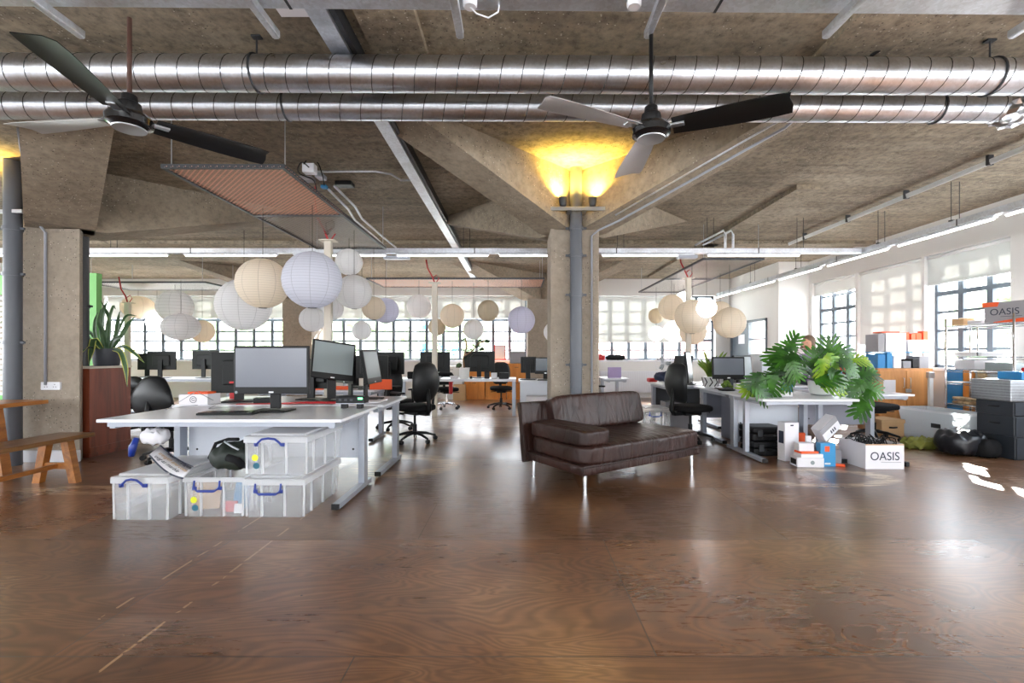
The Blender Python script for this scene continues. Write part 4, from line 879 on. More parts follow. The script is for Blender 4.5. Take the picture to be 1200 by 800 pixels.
# ------------------------------------------------------------------ things on the nearest desks
t = thing('keyboard', 'black keyboard lying in front of the large monitor', 'keyboard', (-2.36,3.9,Z7), math.radians(3))
B().box(-.22,.22,-.07,.07,0,.016,.004).build('case', M['black'], t)
b = B()
for r in range(5):
    for k in range(14): b.box(-.21+k*.03,-.185+k*.03,-.06+r*.025,-.04+r*.025,.016,.021)
b.build('keys', M['blackgloss'], t)
o = B().box(-.2,.2,-.13,.13,0,.008,.003).build('desk_mat', M['blackgloss'], None, False, (-1.98,4.1,Z7), .1); 
bpy.data.objects.remove(o)
def gbox(label, name, cat, c, s, m, rz=0, grp=None, bev=.004, rx=0., ry=0.):
    o = B().box(-s[0]/2,s[0]/2,-s[1]/2,s[1]/2,0,s[2],bev).build(name, M[m] if isinstance(m,str) else m, None, False, c, rz); o.rotation_euler.x = rx; o.rotation_euler.y = ry; return tag(o, label, cat, grp)
t = thing('carton', 'flat white box printed with a ringed letter, on the desk left of the monitors', 'box', (-3.14,4.72,Z7))
B().box(-.14,.14,-.1,.1,0,.1,.003).build('box_body', M['cardwhite'], t); 
lg = B(); lg.tube([(.03*math.cos(a*PI/16),-.1015,.05+.03*math.sin(a*PI/16)) for a in range(33)], .0025, 5, False).build('printed_ring', M['ink'], t)
text('G', .045, M['ink'], t, (0,-.1015,.05), (PI/2,0,0))
gbox('thin orange pad lying on the white printed box', 'notepad', 'notepad', (-3.12,4.72,Z7+.101), (.2,.13,.02), 'orange')
gbox('red and white tin standing behind the orange pad', 'pencil_tin', 'tin', (-3.12,5.3,Z7), (.1,.1,.17), 'red')
gbox('small black cradle on the desk below the large monitor', 'docking_cradle', 'device', (-2.55,4.85,Z7), (.22,.12,.05), 'black', .3)
o = B().tube([(-3.05,4.55,Z7+.006),(-3.1,4.2,Z7+.006),(-3.02,4.1,Z7+.01),(-2.93,4.35,Z7+.15),(-2.9,4.55,Z7+.05)], .003, 6).tube([(-2.85,4.5,Z7+.006),(-2.75,4.25,Z7+.006),(-2.6,4.4,Z7+.006)], .003, 6).build('cable', M['cable_grey'], None, True); tag(o, 'thin grey cable looping over the left of the nearest desk', 'cable')
for i in range(5):
    y = 4.66+.03*i; o = B().tube([(-2.35+.03*i,y,Z7+.008),(-2.1,y+.03,Z7+.01),(-1.8,y-.01,Z7+.012),(-1.62,y+.03,Z7+.008)], .005, 6).build('red_cable', M['cable_red'], None, True); tag(o, 'red cable in the tangle on the desk behind the large monitor', 'cable', 'red cables on the desk')
o = gbox('long red striped ruler lying behind the keyboard', 'ruler', 'ruler', (-2.5,4.7,Z7), (.5,.035,.006), 'red', .15)
t = thing('network_hub', 'small black hub with a green light, on two stubby stands at the desk corner', 'device', (-1.5,4.33,Z7))
B().box(-.13,.13,-.06,.06,.05,.11,.006).build('case', M['black'], t); B().box(-.135,.135,-.05,.05,.043,.05).build('shelf', M['silver'], t)
for X in (-.07,.07): B().box(X-.025,X+.025,-.03,.03,0,.043,.003).build('stand', M['black'], t)
B().box(.07,.11,-.063,-.0605,.085,.1).build('display', M['led'], t)
b = B()
for X in (-.09,-.04,.01): b.box(X-.012,X+.012,-.0635,-.0605,.07,.09)
b.build('port', M['darkmetal'], t)
# paper and books on desk b right
for i,(x,y,w_,d_,h_,m_,lab) in enumerate(((-1.5,4.95,.22,.3,.012,'cardwhite','sheet pile on the desk corner behind the green lit hub'),(-2.3,6.75,.4,.05,.05,'orange','orange strip of card below the small dark monitor'))):
    if i == 1: continue
    gbox(lab, 'paper_stack', 'paper', (x,y,Z7), (w_,d_,h_), m_)
gbox('orange folder leaning under the edge-on monitor', 'folder', 'folder', (-1.9,6.62,Z7), (.3,.03,.14), 'orange', .1)
gbox('orange box lying on the desk behind the tipped monitor', 'orange_box', 'box', (-2.55,6.6,Z7), (.5,.06,.05), 'orange')
# long table items
def pot(name, label, x, y, z, r, h, m, cat='plant'):
    t = thing(name, label, cat, (x,y,z)); B().lathe([(r*.8,0),(r*.86,.01),(r,h),(r*.92,h),(r*.9,h-.02),(.001,h-.02)], 28).build('pot', m, t, 'auto')
    B().lathe([(.0001,h-.03),(r*.9,h-.018)], 20, cap=False).build('soil', M['soil'], t); return t
t = pot('rubber_plant', 'thin stemmed plant in a white pot on the long table', -1.08, 9.62, Z7, .11, .22, M['potwhite'])
b = B(); b.tube([(0,0,.2),(-.02,.0,.4),(.05,0,.65),(.02,0,.8)], .016).tube([(0,0,.45),(.15,0,.55),(.3,0,.72),(.42,0,.75)], .013).tube([(.05,0,.6),(.2,.05,.62)], .007); b.build('stem', M['bench_dark'], t, True)
rnd = random.Random(3); b = B()
for (px_, pz_) in ((.0,.42),(-.05,.3),(.03,.66),(-.04,.75),(.05,.82),(.15,.58),(.22,.66),(.28,.7),(.34,.8),(.42,.72),(.45,.84),(.38,.66),(.2,.5),(.1,.5),(.3,.6)):
    a = rnd.uniform(0,6.28); T = T_((px_,rnd.uniform(-.04,.04),pz_), rnd.uniform(-1,1), rnd.uniform(-.7,.7), a)
    b.poly([(0,0,0),(.035,-.045,.006),(.1,-.05,.0),(.16,0,-.01),(.1,.05,0),(.035,.045,.006)], [(0,1,2,3,4,5)], T)
b.build('leaves', M['leafrubber'], t)
for (x, w_, h_, m_, nm, lab) in ((-1.28,.16,.06,'cardwhite','paper_stack','low white paper stack left of the white plant pot'),(-.94,.05,.05,'black','mug','small black mug beside the white plant pot'),(-.62,.1,.14,'black','desk_clock','dark clock on the long table before the right monitor'),(-.48,.12,.12,'cardwhite','ornament','small white house ornament on the long table'),(-.28,.2,.12,'black','card_holder','black desk tidy near the right end of the long table'),(-2.1,.22,.14,'blackfab','hat','dark heap on the long table left of the headrest'),(-1.7,.3,.05,'cardwhite','keyboard_box','white box under the monitor above the headrest')):
    gbox(lab, nm, 'desk item', (x,9.58,Z7), (w_,.1,h_), m_, 0, 'items on the long table', .01)
# under the long table: bags
gbox('brown paper bag standing under the long table', 'paper_bag', 'bag', (-1.55,12.7,0), (.32,.2,.42), 'card')
gbox('dark red scarf hanging under the long table', 'scarf', 'cloth', (-1.42,10.1,.38), (.08,.05,.28), 'red', 0, None, .02)
# orange cupboards along the far sill
def cupboard(label, x0, x1, y, z1, m, dr=2, name='cupboard'):
    t = thing(name, label, 'cupboard', ((x0+x1)/2,y,0), 0, 'low cupboards under the far window'); w = x1-x0
    B().box(-w/2,w/2,0,.42,.0,z1,.003).build('carcass', m, t)
    for k in range(dr):
        z0_ = .1+(z1-.12)*k/dr; d_ = B().box(-w/2+.01,w/2-.01,-.018,-.001,z0_+.006,z0_+(z1-.12)/dr-.006,.002).build('door' if dr == 1 else 'drawer', m, t)
        B().box(-.05,.05,-.032,-.019,z0_+(z1-.12)/dr*.8,z0_+(z1-.12)/dr*.8+.01).build('handle', M['darkmetal'], d_)
    return t
cupboard('orange wooden drawer unit under the far window, left of three', -1.45, -.9, 12.9, .97, M['orangewood'])
cupboard('orange wooden drawer unit under the far window, middle of three', -.88, -.32, 12.9, .97, M['orangewood'])
cupboard('orange wooden drawer unit under the far window, nearest the pier', -.3, .22, 12.9, .97, M['orangewood'])
cupboard('pale drawer unit under the far window beside the orange ones', -2.1, -1.5, 12.95, .9, M['whitewall'])
gbox('grey printer on the far orange cupboards', 'printer', 'printer', (-.02,13.1,.972), (.42,.35,.33), 'cardgrey', 0, None, .02)
t = thing('picture_frame', 'small red framed notice leaning on the far window sill', 'picture', (-.5,13.2,1.06)); B().box(-.16,.16,0,.02,0,.42,.003).build('frame', M['red'], t); B().box(-.135,.135,-.003,-.001,.03,.39).build('paper', M['cardwhite'], t)
gbox('upper white box with red print stacked by the counter', 'carton', 'box', (.4,8.6,.31), (.5,.3,.16), 'cardwhite', 0, 'white cartons by the counter')
gbox('lower white box under the red printed one by the counter', 'carton', 'box', (.4,8.6,0), (.52,.34,.308), 'cardwhite', 0, 'white cartons by the counter')
for X in (.2,.55): o = B().box(X-.08,X+.08,8.447,8.449,.34,.37).build('red_print', M['red'], bpy.data.objects['carton.002'] if False else None); bpy.data.objects.remove(o)
# ================================================================== sofa
ang = math.atan2(.566,.824)
t = thing('sofa', 'dark brown leather chaise sofa on chrome legs in front of the column', 'sofa', (.56,4.08,0), ang)
Lx = 1.66
b = B(); b.box(0,Lx,0,.86,.17,.26,.02); b.build('base_frame', M['leather'], t, 'auto')
B().blob(.01,Lx+.02,-.02,.84,.24,.43,8,.12,16).build('seat_cushion', M['leather'], t, True)
B().blob(.0,.33,-.015,.80,.415,.565,8,.1,14).build('arm_cushion', M['leather'], t, True)
# flared back panel: profile swept along x
prof = [(.8,.17),(.86,.14),(.885,.14),(.9,.3),(.93,.55),(.975,.72),(.95,.735),(.9,.72),(.87,.56),(.85,.4),(.82,.26)]
vs = [(x,y,z) for x in (-.03,Lx-.02) for y,z in prof]; n = len(prof); fs = [tuple(range(n)), tuple(range(2*n-1,n-1,-1))]+[(k,(k+1)%n,n+(k+1)%n,n+k) for k in range(n)]
b = B(); b.poly(vs, fs); bmesh.ops.bevel(b.bm, geom=b.bm.edges[:], offset=.008, segments=2, affect='EDGES'); b.build('back_panel', M['leather'], t, 'auto')
# back cushion leaning against the panel, slanted left end
bc = B(); bc.blob(-.665,.665,-.09,.09,0,.37,9,.03,16,T_((.95,.78,.42),math.radians(-14))); bc.build('back_cushion', M['leather'], t, True)
b = B(); b.tube([(.0,-.012,.245),(Lx,-.012,.245)], .006); b.tube([(0,0,.245),(-.0,.84,.245)], .006); b.build('piping', M['leather'], t, True)
for x, y in ((.06,.05),(Lx-.1,.05),(.06,.8),(Lx-.1,.8)):
    B().tube([(x,y,0),(x,y,.175)], .016, 16).tube([(x,y,0),(x,y,.006)], .02, 16).build('leg', M['chrome'], t, 'auto')
# ================================================================== bench and table
t = thing('bench', 'rustic wooden bench with splayed legs at the left edge', 'bench', (-4.39,4.0,0))
B().box(-.18,.18,-1.3,.76,.405,.445,.006).build('seat', M['bench_dark'], t)
for yy in (.55,-1.0):
    for sx in (-1,1):
        b = B(); b.poly([(sx*.06,yy-.035,.405),(sx*.13,yy-.035,.405),(sx*.13,yy+.035,.405),(sx*.06,yy+.035,.405),(sx*.14,yy-.03,0),(sx*.21,yy-.03,0),(sx*.21,yy+.03,0),(sx*.14,yy+.03,0)],[(0,1,2,3),(4,7,6,5),(0,4,5,1),(1,5,6,2),(2,6,7,3),(3,7,4,0)]); b.build('leg', M['bench'], t)
    B().box(-.13,.13,yy-.015,yy+.015,.13,.19,.003).build('cross_rail', M['bench'], t)
B().box(-.02,.02,-1.0,.55,.14,.18,.004).build('stretcher', M['bench'], t)
t = thing('wooden_table', 'rustic wooden table behind the bench at the left edge', 'table', (-5.25,4.1,0))
B().box(-.38,.38,-1.4,.86,.71,.75,.006).build('tabletop', M['bench'], t)
for yy in (.55,):
    for sx in (-1,1):
        b = B(); b.poly([(sx*.1,yy-.045,.71),(sx*.19,yy-.045,.71),(sx*.19,yy+.045,.71),(sx*.1,yy+.045,.71),(sx*.2,yy-.045,0),(sx*.29,yy-.045,0),(sx*.29,yy+.045,0),(sx*.2,yy+.045,0)],[(0,1,2,3),(4,7,6,5),(0,4,5,1),(1,5,6,2),(2,6,7,3),(3,7,4,0)]); b.build('leg', M['bench'], t)
    B().box(-.2,.2,yy-.03,yy+.03,.28,.36,.004).build('cross_rail', M['bench'], t)
B().box(-.03,.03,-1.0,.55,.3,.35,.004).build('stretcher', M['bench'], t)
# redwood cabinet
t = thing('wooden_cabinet', 'tall red brown wooden cabinet under the snake plant', 'cabinet', (-5.27,5.62,0))
B().box(-.23,.23,0,.6,.05,1.05,.003).build('side_boards', M['redwood'], t); B().box(-.24,.24,-.005,.61,1.05,1.075,.003).build('top_board', M['cream'], t); B().box(-.21,.21,.02,.58,0,.05).build('plinth', M['redwood'], t); B().box(.23,.242,.0,.6,.05,.12,.002).build('kick_rail', M['redwood'], t)
# ================================================================== cupboard etc. on the right
t = thing('wooden_cupboard', 'beech cupboard with double doors and a taped notice, by the right windows', 'cupboard', (6.08,7.5,0))
B().box(-.43,.43,0,.45,.0,1.0,.003).build('carcass', M['beech'], t)
for k in (0,1):
    d = B().box(-.42+.425*k,-.005+.425*k,-.02,-.001,.06,.96,.002).build('door', M['beech'], t)
    b = B(); X = -.05+.1*k
    b.tube([(X,-.022,.7),(X,-.045,.7),(X,-.045,.85),(X,-.022,.85)], .005); b.build('handle', M['steel'], d, True)
B().box(-.02,.06,-.05,-.022,.62,.68,.005).build('lock', M['steel'], t)
B().box(-.36,-.17,-.0225,-.0205,.52,.82).build('notice', M['cardwhite'], t)
t = thing('metal_post', 'white metal post standing before the beech cupboard', 'post', (6.3,7.3,0)); B().box(-.03,.03,-.02,.02,0,.86,.004).build('upright', M['framewhite'], t); B().box(-.045,.045,-.03,.03,.86,.95,.006).build('head', M['steel'], t); B().box(-.1,.1,-.1,.1,0,.015).build('base_plate', M['steel'], t)
# archive box
t = thing('archive_box', 'brown cardboard archive box with a lid, in front of the beech cupboard', 'box', (5.54,7.06,0), .03)
B().box(-.17,.17,0,.38,0,.23,.004).build('box_body', M['card'], t); B().box(-.18,.18,-.01,.39,.2,.255,.004).build('lid', M['card'], t); B().tube([(-.06,-.003,.14),(0,-.004,.135),(.06,-.003,.14)], .012).build('hand_hole', M['black'], t, True)
# large tub
t = thing('plastic_tub', 'large open translucent plastic tub on the floor by the shelving', 'tub', (5.98,6.72,0), math.radians(4))
def tub(t, w, d, h, m):
    k = .06; th = .006
    B().poly([(-w/2+k,-d/2+k,0),(w/2-k,-d/2+k,0),(w/2-k,d/2-k,0),(-w/2+k,d/2-k,0),(-w/2,-d/2,h),(w/2,-d/2,h),(w/2,d/2,h),(-w/2,d/2,h),
      (-w/2+k+th,-d/2+k+th,th),(w/2-k-th,-d/2+k+th,th),(w/2-k-th,d/2-k-th,th),(-w/2+k+th,d/2-k-th,th),(-w/2+th,-d/2+th,h),(w/2-th,-d/2+th,h),(w/2-th,d/2-th,h),(-w/2+th,d/2-th,h)],
      [(0,3,2,1),(8,9,10,11),(0,1,5,4),(1,2,6,5),(2,3,7,6),(3,0,4,7),(8,12,13,9),(9,13,14,10),(10,14,15,11),(11,15,12,8),(4,5,13,12),(5,6,14,13),(6,7,15,14),(7,4,12,15)]).build('tub_body', m, t)
    b = B(); b.box(-w/2-.02,w/2+.02,-d/2-.02,-d/2,h-.03,h); b.box(-w/2-.02,w/2+.02,d/2,d/2+.02,h-.03,h); b.box(-w/2-.02,-w/2,-d/2,d/2,h-.03,h); b.box(w/2,w/2+.02,-d/2,d/2,h-.03,h)
    b.build('rim', M['plasticrib'], t)
tub(t, .46, .98, .44, translucent('blue_tinted_plastic',(.84,.9,.94),.3,.52,.3))
B().box(-.206,-.2,-.16,-.02,.2,.26).build('label', M['darkmetal'], t)
# shelving
t = thing('wire_shelving', 'chrome shelving unit along the right hand windows', 'shelving', (6.43,6.5,0))
for x in (-.18,.18):
    for y in (-.48,.48): B().tube([(x,y,0),(x,y,1.74)], .014, 12).build('post', M['chrome'], t, True)
for z in (.50,.82,1.0,1.18,1.62):
    b = B()
    for x in (-.18,.18): b.tube([(x,-.48,z),(x,.48,z)], .008, 6); b.tube([(x,-.48,z-.03),(x,.48,z-.03)], .006, 6)
    for y in (-.48,.48): b.tube([(-.18,y,z),(.18,y,z)], .008, 6)
    for k in range(23): b.tube([(-.18,-.46+k*.042,z+.006),(.18,-.46+k*.042,z+.006)], .003, 5)
    b.build('shelf', M['wire'], t, True)
B().tube([(-.18,0,1.6),(-.18,0,1.2)], .009).build('brace', M['chrome'], t, True)
# lettered boxes
def letter_box(label, loc, rz, w, d, h, m, open_=False, size=.12, red=False):
    t = thing('lettered_carton', label, 'box', loc, rz, 'lettered cartons')
    if open_:
        b = B(); th = .006; b.box(-w/2,w/2,0,d,0,th); b.box(-w/2,w/2,0,th,th,h); b.box(-w/2,w/2,d-th,d,th,h); b.box(-w/2,-w/2+th,th,d-th,th,h); b.box(w/2-th,w/2,th,d-th,th,h); b.build('box_body', m, t)
        B().box(-w/2,w/2,-.0015,-.0003,h-.012,h).build('top_edge', M['card'], t)
    else: B().box(-w/2,w/2,0,d,0,h,.004).build('box_body', m, t)
    text('OASIS', size, M['ink'], t, (0,-.0015,h*.5), (PI/2,0,0), 'printed_word', .0006, sx=.95)
    B().box(-.04,w*.42,-.0014,-.0004,h*.5-size*.51,h*.5-size*.47).build('small_print', M['cardgrey'] if m is M['cardwhite'] else M['ink'], t)
    if red:
        B().poly([(-w/2-.02,-.003,h),(-w/2+.16,-.003,h),(-w/2+.14,-.003,h-.06),(-w/2-.02,-.003,h-.06),(-w/2-.02,-.001,h),(-w/2+.16,-.001,h),(-w/2+.14,-.001,h-.06),(-w/2-.02,-.001,h-.06)],[(0,1,2,3),(4,7,6,5),(0,3,7,4),(1,5,6,2)]).build('red_band', M['orange'], t)
        B().poly([(-w/2+.1,-.003,.01),(w/2+.04,-.003,.06),(w/2+.04,-.003,.0),(-w/2+.1,-.003,-.0),(-w/2+.1,-.001,.01),(w/2+.04,-.001,.06),(w/2+.04,-.001,.0),(-w/2+.1,-.001,-.0)],[(0,1,2,3),(4,7,6,5)]).build('red_band', M['orange'], t)
    return t
letter_box('white carton full of black cables on the floor, printed with thin dark capitals', (3.9,5.08,0), 0, .41, .42, .265, M['cardwhite'], True, .125)
letter_box('carton with orange bands and dark capitals, up on top of the shelving', (6.27,6.16,1.632), math.radians(-72), .42, .26, .27, M['cardgrey'], False, .12, True)
# cables in the floor carton
t = thing('cable_tangle', 'tangle of black cables heaped in the lettered floor carton', 'cables', (3.9,5.29,.1)); t['kind'] = 'stuff'
rnd = random.Random(11); b = B()
for k in range(16):
    p = [(rnd.uniform(-.15,.15), rnd.uniform(-.14,.14), .0)]
    for q in range(7): p.append((max(-.18,min(.18,p[-1][0]+rnd.uniform(-.12,.12))), max(-.17,min(.17,p[-1][1]+rnd.uniform(-.1,.1))), rnd.uniform(.08,.26)))
    sm = []
    for i in range(len(p)-1):
        for s_ in range(4): 
            a, c = Vector(p[i]), Vector(p[i+1]); u = s_/4; u2 = u*u*(3-2*u); sm.append(a.lerp(c,u)+Vector((0,0,.02*math.sin(PI*u))))
    b.tube(sm, .0055, 6)
bpy.data.objects.remove(t); o = b.build('cable_tangle', M['black'], None, True, (3.9,5.29,.06)); tag(o, 'tangle of black cables heaped in the lettered floor carton', 'cables'); o['kind'] = 'stuff'
gbox('white tray of wires behind the black cable tangle', 'wire_tray', 'tray', (3.86,5.38,.01), (.3,.2,.24), 'cardgrey', 0, None, .004)
bpy.data.objects.remove(bpy.data.objects['wire_tray'])
# black equipment cases
def equip(label, x, y, z, w, d, h, rz=0):
    t = thing('equipment_case', label, 'case', (x,y,z), rz, 'black equipment cases')
    B().box(-w/2,w/2,0,d,0,h*.55,.02,None,3).build('case_base', M['black'], t); B().box(-w/2,w/2,0,d,h*.57,h,.02,None,3).build('case_lid', M['black'], t)
    for sx in (-.3,.3): B().box(w*sx-.03,w*sx+.03,-.018,-.001,h*.35,h*.8,.004).build('latch', M['darkmetal'], t)
    B().tube([(-.07,-.002,h*.45),(-.065,-.03,h*.42),(.065,-.03,h*.42),(.07,-.002,h*.45)], .009, 8).build('handle', M['black'], t, True)
    b = B()
    for k in range(5): b.box(-w/2+.05+k*(w-.1)/4-.006,-w/2+.05+k*(w-.1)/4+.006,-.006,0,.01,h*.3,.002)
    b.build('rib', M['black'], t)
equip('lower black equipment case under the philodendron desk', 3.05, 5.72, 0, .46, .36, .17)
equip('upper black equipment case under the philodendron desk', 3.03, 5.76, .172, .40, .34, .17, .06)
t = thing('tall_carton', 'tall narrow white box beside the black equipment cases', 'box', (3.13,5.46,0), math.radians(10))
B().box(-.09,.09,0,.12,0,.44,.003).build('box_body', M['cardwhite'], t); B().box(-.0915,-.0905,.02,.1,.2,.34).build('window_print', M['ink'], t); B().box(-.02,.02,-.0015,-.0005,.4,.415).build('logo_print', M['ink'], t)
t = thing('small_carton', 'flat white box with a blue dot at the bottom of the small pile', 'box', (3.15,5.16,0), math.radians(-4), 'small boxes in front of the desk')
B().box(-.13,.15,0,.16,0,.1,.003).build('box_body', M['cardwhite'], t); B().lathe([(.0001,0),(.022,0),(.022,.001),(.018,.001)],24,T_((.03,-.0005,.05),PI/2)).build('round_print', M['screenlight'], t); B().box(-.131,-.1302,.02,.14,.02,.08).build('side_print', M['black'], t)
gbox('thin white tray of cards on the small pile', 'small_carton', 'box', (3.19,5.25,.101), (.24,.14,.035), 'cardwhite', 0, 'small boxes in front of the desk', .002)
gbox('orange leaflet wedge on the small pile', 'leaflet', 'leaflet', (3.18,5.27,.137), (.2,.12,.022), 'orange', .1, 'small boxes in front of the desk', .002)
gbox('small white carton with faint print, top of the small pile', 'small_carton', 'box', (3.16,5.28,.16), (.16,.1,.085), 'cardwhite', -.05, 'small boxes in front of the desk', .002)
gbox('orange stapler standing behind the small pile', 'orange_tool', 'tool', (3.33,5.62,.0), (.08,.05,.3), 'orange', 0, None, .01)
t = thing('blue_carton', 'bright blue box with an orange square beside the small pile', 'box', (3.37,5.2,0), math.radians(-3))
B().box(-.075,.085,0,.09,0,.25,.003).build('box_body', M['skyblue'], t); B().box(-.03,.02,-.0015,-.0005,.16,.22).build('orange_print', M['orange'], t); B().box(-.03,.03,-.0015,-.0005,.02,.04).build('white_print', M['white'], t)
gbox('white slip leaning on the blue box', 'small_carton', 'box', (3.28,5.4,0), (.06,.02,.3), 'cardwhite', 0, 'small boxes in front of the desk', .002)
gbox('dark grey box on the floor under the tilted carton', 'grey_carton', 'box', (3.52,5.36,0), (.14,.12,.16), 'cardgrey', 0, None, .003)
t = thing('tilted_carton', 'grey and white carton propped at a slant between blue box and lettered carton', 'box', (3.47,5.38,.235), 0)
t.rotation_euler = (math.radians(6), math.radians(-38), math.radians(12))
B().box(0,.26,0,.12,0,.17,.003).build('box_body', M['cardwhite'], t)
B().box(0,.26,-.0015,-.0005,.1,.17).build('grey_print', M['cardgrey'], t)
for q in (.11,.14,.17): B().box(q,q+.016,-.0025,-.0016,.03,.07).build('barcode_print', M['ink'], t)
gbox('orange marker on the floor before the grey box', 'marker', 'pen', (3.50,5.2,0), (.1,.03,.03), 'orange', -.5, None, .008)
gbox('small black plug adapter on the floor right of the lettered carton', 'plug_adapter', 'plug', (4.22,5.22,0), (.05,.08,.05), 'black', .2, None, .006)
# crates stack at the right
t = thing('crate_stack_basket', '', 'basket', (0,0,0)); bpy.data.objects.remove(t)
def drawercase(label, x0, x1, y0, y1, z0, z1, m, n=1):
    t = thing('drawer_crate', label, 'crate', ((x0+x1)/2,y0,z0), 0, 'dark crates at the right edge'); w, d, h = x1-x0, y1-y0, z1-z0
    B().box(-w/2,w/2,0,d,0,h,.008).build('case', m, t)
    for k in range(n):
        q = B().box(-w/2+.012,w/2-.012,-.012,-.001,h*k/n+.01,h*(k+1)/n-.01,.003).build('drawer', m, t); B().tube([(-.06,-.014,h*(k+.6)/n),(-.05,-.03,h*(k+.6)/n),(.05,-.03,h*(k+.6)/n),(.06,-.014,h*(k+.6)/n)], .008).build('handle', M['black'], q, True)
    for k in range(n): B().tube([(-w/2-.001,d*.35,h*(k+.6)/n),(-w/2-.02,d*.4,h*(k+.6)/n),(-w/2-.02,d*.6,h*(k+.6)/n),(-w/2-.001,d*.65,h*(k+.6)/n)], .008).build('side_grip', M['black'], t, True)
    return t
drawercase('dark slate crate with pull grips, lowest of the stack at the right edge', 5.72, 6.25, 5.5, 5.95, 0, .26, M['slate'])
drawercase('dark slate crate in the middle of the stack at the right edge', 5.71, 6.25, 5.5, 5.95, .262, .5, M['slate'])
drawercase('dark slate drawer crate just below the silver crate', 5.70, 6.24, 5.5, 5.95, .502, .67, M['slate'])
t = thing('silver_crate', 'silver wrapped crate on top of the dark stack at the right edge', 'crate', (5.95,5.48,.672)); B().box(-.3,.3,0,.48,0,.25,.01).build('crate_body', galv('crumpled_silver',.42,.4), t)
b = B()
for k in range(7): b.box(-.302,.302,-.004,-.0005,.02+k*.033,.028+k*.033)
for k in range(7): b.box(-.304,-.3005,0,.48,.02+k*.033,.028+k*.033)
b.build('ridges', M['steel'], t)
gbox('blue wrapped pack on top of the silver crate', 'blue_pack', 'pack', (6.05,5.7,.924), (.42,.26,.09), 'bin', .1)
gbox('red folded cloth at the right edge above the silver crate', 'red_cloth', 'cloth', (6.05,5.58,1.016), (.25,.14,.05), 'red', .2, None, .015)
t = thing('bin_bag', 'crumpled black bag slumped on the floor before the dark crates', 'bag', (5.42,5.85,0)); B().blob(-.24,.24,-.22,.22,0,.30,2.8,0,14,None,.03).build('sack', M['blackbag'], t, True)
B().blob(.0,.26,-.3,-.1,.0,.22,2.6,0,8,None,.02).build('fold', M['blackfab'], t, True)
o = B().blob(-.3,.22,-.12,.16,0,.13,2.3,0,12,None,.04).build('olive_cloth', M['olive'], None, True, (5.3,6.2,.0)); tag(o, 'crumpled olive green cloth on the floor between tub and black bag', 'cloth')
# boards behind shelving and timber on lower shelf
for i,(y,w_,m_,nm,lab) in enumerate(((7.28,.28,'bin','blue_board','blue board standing behind the far end of the shelving'),(7.05,.16,'orangewood','timber_board','orange timber board leaning behind the shelving'),(6.85,.12,'log','timber_board','raw timber plank leaning behind the shelving'),)):
    gbox(lab, nm, 'board', (6.655,y,0), (.03,w_,1.0), m_, 0, None, .003)
gbox('blue panel standing at the end of the beech cupboard', 'blue_board', 'board', (6.6,7.44,0), (.1,.02,.98), 'bin', 0, None, .003)
bpy.data.objects.remove(bpy.data.objects['blue_board.001'])
rnd = random.Random(5)
for k in range(7):
    x = 6.31+.05*(k%5); z = .536+(k//5)*.055; o = B().tube([(x,6.08+.03*(k%3),z),(x,6.92,z)], .024, 10).build('timber_stick', M['log'], None, True); tag(o, 'round raw timber stick stacked on the lowest shelf of the shelving', 'timber', 'timber sticks on the lowest shelf')
# boxes on shelves
gbox('white carton lying on the upper mid shelf of the shelving', 'carton', 'box', (6.45,6.7,1.192), (.3,.42,.06), 'cardwhite', 0, None)
gbox('clear lidded tray at the near end of the middle shelf', 'carton', 'box', (6.45,6.25,1.012), (.3,.4,.1), 'screenlight', 0, None)
gbox('white box at the far end of the middle shelf', 'carton', 'box', (6.45,6.75,1.012), (.3,.3,.13), 'cardwhite', 0, None)
gbox('small tan carton with dark print on top of the shelving', 'carton', 'box', (6.35,6.82,1.632), (.16,.18,.1), 'card', 0, None)
gbox('flat white pack on top of the shelving, between tan and orange banded cartons', 'carton', 'box', (6.45,6.6,1.632), (.3,.2,.06), 'cardwhite', 0, None)
# things on the beech cupboard
items = [(5.73,.12,.22,'bin','blue upright crate at the left end of the beech cupboard'),(5.86,.09,.24,'skyblue','pale blue folder beside the blue crate on the beech cupboard'),(5.98,.12,.2,'cardwhite','white folder standing on the beech cupboard'),(6.13,.13,.11,'cardgrey','small grey box in the row on the beech cupboard'),(6.27,.1,.15,'black','black device in the row on the beech cupboard'),(6.4,.15,.19,'cardgrey','tall grey carton at the right end of the beech cupboard')]
for x,w_,h_,m_,lab in items: gbox(lab, 'carton' if m_ not in ('bin',) else 'blue_crate', 'box', (x,7.66,1.002), (w_,.26,h_), m_, 0, 'row on the beech cupboard', .004)
gbox('thin blue board laid across the row on the beech cupboard', 'shelf_board', 'board', (6.08,7.66,1.244), (.84,.32,.012), 'skyblue', 0, None, .002)
gbox('big white carton on the blue board above the beech cupboard', 'carton', 'box', (5.95,7.66,1.258), (.32,.28,.3), 'cardwhite', 0, 'cartons above the beech cupboard', .004)
gbox('narrow grey carton left of the big white one above the beech cupboard', 'carton', 'box', (5.72,7.66,1.258), (.1,.28,.28), 'cardgrey', 0, 'cartons above the beech cupboard', .004)
gbox('white carton with faint grey print above the right of the beech cupboard', 'carton', 'box', (6.31,7.66,1.258), (.34,.28,.19), 'cardwhite', 0, 'cartons above the beech cupboard', .004)
gbox('flat orange tray on the big white carton', 'orange_tray', 'tray', (5.9,7.66,1.56), (.28,.2,.02), 'orange', 0, None, .002)
for k in range(4): gbox('orange pack %s above the beech cupboard' % ['first from the left','second from the left','third from the left','rightmost and tallest'][k], 'orange_pack', 'pack', (6.19+.1*k,7.66,1.45), (.085,.1,[.12,.10,.11,.14][k]), 'orange', [0,.2,-.1,.1][k], 'orange packs above the beech cupboard', .004)
